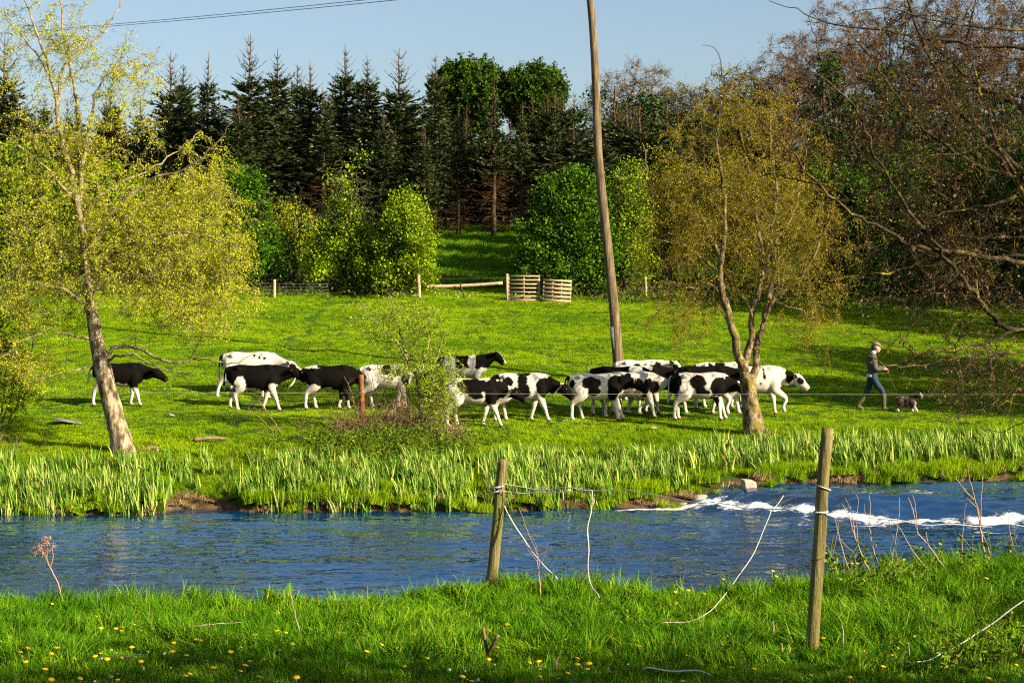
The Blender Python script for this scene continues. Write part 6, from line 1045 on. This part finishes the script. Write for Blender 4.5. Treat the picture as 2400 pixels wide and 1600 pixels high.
yel = plain_mat('dandelion_yellow', (.80, .50, .006), .6, .2, (300, (.72, .38, .004))); sg = plain_mat('flower_stalk', (.14, .20, .04), .7); wht = plain_mat('daisy_white', (.70, .72, .78), .6)
def disc(m, c, r, h, k=10): 
    a = np.arange(k) * 6.2832 / k; m.add(np.concatenate([np.stack([np.cos(a) * r, np.sin(a) * r, 0 * a], 1) + c, np.stack([np.cos(a) * r * .75, np.sin(a) * r * .75, 0 * a + h], 1) + c, [np.asarray(c) + A(0, 0, h * 1.35)], [np.asarray(c) - A(0, 0, h)]]), np.concatenate([[[i, (i + 1) % k, k + (i + 1) % k, k + i] for i in range(k)]])); nn = m.n - (2 * k + 2); m.F.append(np.array([[k + i, k + (i + 1) % k, 2 * k] for i in range(k)]) + nn); m.F.append(np.array([[(i + 1) % k, i, 2 * k + 1] for i in range(k)]) + nn); m.M.append(np.zeros(2 * k))
m = MB(); disc(m, A(0, 0, .008), .019, .006, 12); HEAD = m.mesh('flower_head', yel, False); m = MB(); tubes(m, np.array([[0, 0, -.16], [.004, 0, -.08], [0, 0, 0]]), .0028, 5); STK = m.mesh('stalk', sg)
m = MB(); disc(m, A(0, 0, 0), .010, .003, 10); DAI = m.mesh('petals', wht, False); m = MB(); disc(m, A(0, 0, .003), .0035, .003, 6); DAE = m.mesh('flower_eye', yel, False)
DAND = [(122, 1416), (205, 1451), (228, 1455), (225, 1447), (236, 1474), (320, 1458), (313, 1466), (271, 1475), (284, 1471), (285, 1480), (22, 1496), (5, 1506), (46, 1530), (120, 1533), (133, 1521), (60, 1554), (104, 1571), (120, 1595), (65, 1521), (187, 1592), (235, 1533), (250, 1547), (222, 1540), (275, 1595), (285, 1543), (330, 1552), (308, 1519), (406, 1509), (403, 1529), (460, 1501), (525, 1486), (470, 1503), (597, 1490), (650, 1438), (647, 1480), (668, 1485), (665, 1509), (684, 1511), (655, 1525), (563, 1519), (437, 1538), (500, 1567), (574, 1562), (585, 1551), (563, 1575), (540, 1530), (695, 1590), (607, 1588), (443, 1581), (434, 1586), (617, 1547), (805, 1487), (851, 1498), (892, 1513), (924, 1505), (907, 1507), (858, 1529), (967, 1487), (969, 1507), (1030, 1488), (1002, 1492), (1012, 1527), (948, 1563), (1000, 1545), (1145, 1547), (1083, 1588), (1105, 1598), (1145, 1480), (1166, 1518), (1240, 1381), (1230, 1368), (1322, 1500), (1188, 1466), (1265, 1587), (1352, 1544), (1353, 1560), (1380, 1558), (1376, 1571), (1240, 1554), (1262, 1553), (1395, 1417), (1410, 1417), (1498, 1397), (1545, 1411), (1560, 1416), (1570, 1418), (1583, 1416), (1580, 1390), (1470, 1432), (1498, 1428), (1498, 1517), (1330, 1579), (1600, 1598), (1694, 1359), (1612, 1386), (1650, 1394), (1818, 1352), (1810, 1340), (1903, 1331), (1935, 1356), (1940, 1361), (1950, 1347), (1952, 1331), (1996, 1322), (2008, 1323), (2117, 1313), (2160, 1350), (2218, 1357), (2310, 1358), (2261, 1431), (1930, 1499), (1610, 1538), (1714, 1567), (1766, 1569), (1900, 1584), (2068, 1564), (2243, 1538), (2315, 1592), (2210, 1567), (2130, 1555), (2090, 1537), (2025, 1529), (2380, 1560), (1990, 1590)]
rg = np.random.default_rng(150)
ORD = 'lower left left-centre centre right-centre right'.split()
for i, (u, v) in enumerate(DAND):
    g = gnd(u, v + 18, 8.5, 15.2); Yd = g[1]; hgt = at(u, v, Yd); s = rg.uniform(.75, 1.15); place = ('at the left' if u < 480 else 'left of the middle' if u < 960 else 'in the middle' if u < 1440 else 'right of the middle' if u < 1920 else 'at the right') + (' of the near bank brow' if v < 1430 else ' of the sunlit near grass' if v < 1530 else ' of the shaded bottom turf')
    e = empty('dandelion', hgt, 'yellow dandelion ' + place, 'flower', 'dandelions ' + place, rz=rg.uniform(0, 6), scale=s); e.rotation_euler = (rg.uniform(-.1, .3), rg.uniform(-.2, .35), rg.uniform(0, 1)); link('flower_head', HEAD, e); k = link('stalk', STK, e); k.rotation_euler = (-e.rotation_euler[0], -e.rotation_euler[1], 0)
for i in range(90):
    u = rg.uniform(10, 1500); v = rg.uniform(1512, 1596) + (u > 700) * 10; g = gnd(u, v + 6, 8.5, 12); hgt = at(u, v, g[1]); side = 'left' if u < 500 else 'middle' if u < 1000 else 'right middle'
    e = empty('daisy', hgt, 'tiny white daisy in the %s part of the shaded bottom turf' % side, 'flower', 'daisies in the %s turf' % side, scale=rg.uniform(.8, 1.3)); e.rotation_euler = (rg.uniform(.1, .8), rg.uniform(-.4, .4), 0); link('petals', DAI, e); link('flower_eye', DAE, e)
for i in range(26):
    u = rg.uniform(1060, 1320); v = rg.uniform(692, 704); u = u if i % 2 else rg.uniform(930, 1140); g = gnd(u, v, 60, 75); e = empty('daisy', g + A(0, 0, .14), 'white flower dot in the far grass below the wooden rail', 'flower', 'white flowers along the far fence', scale=3.2); link('petals', DAI, e)
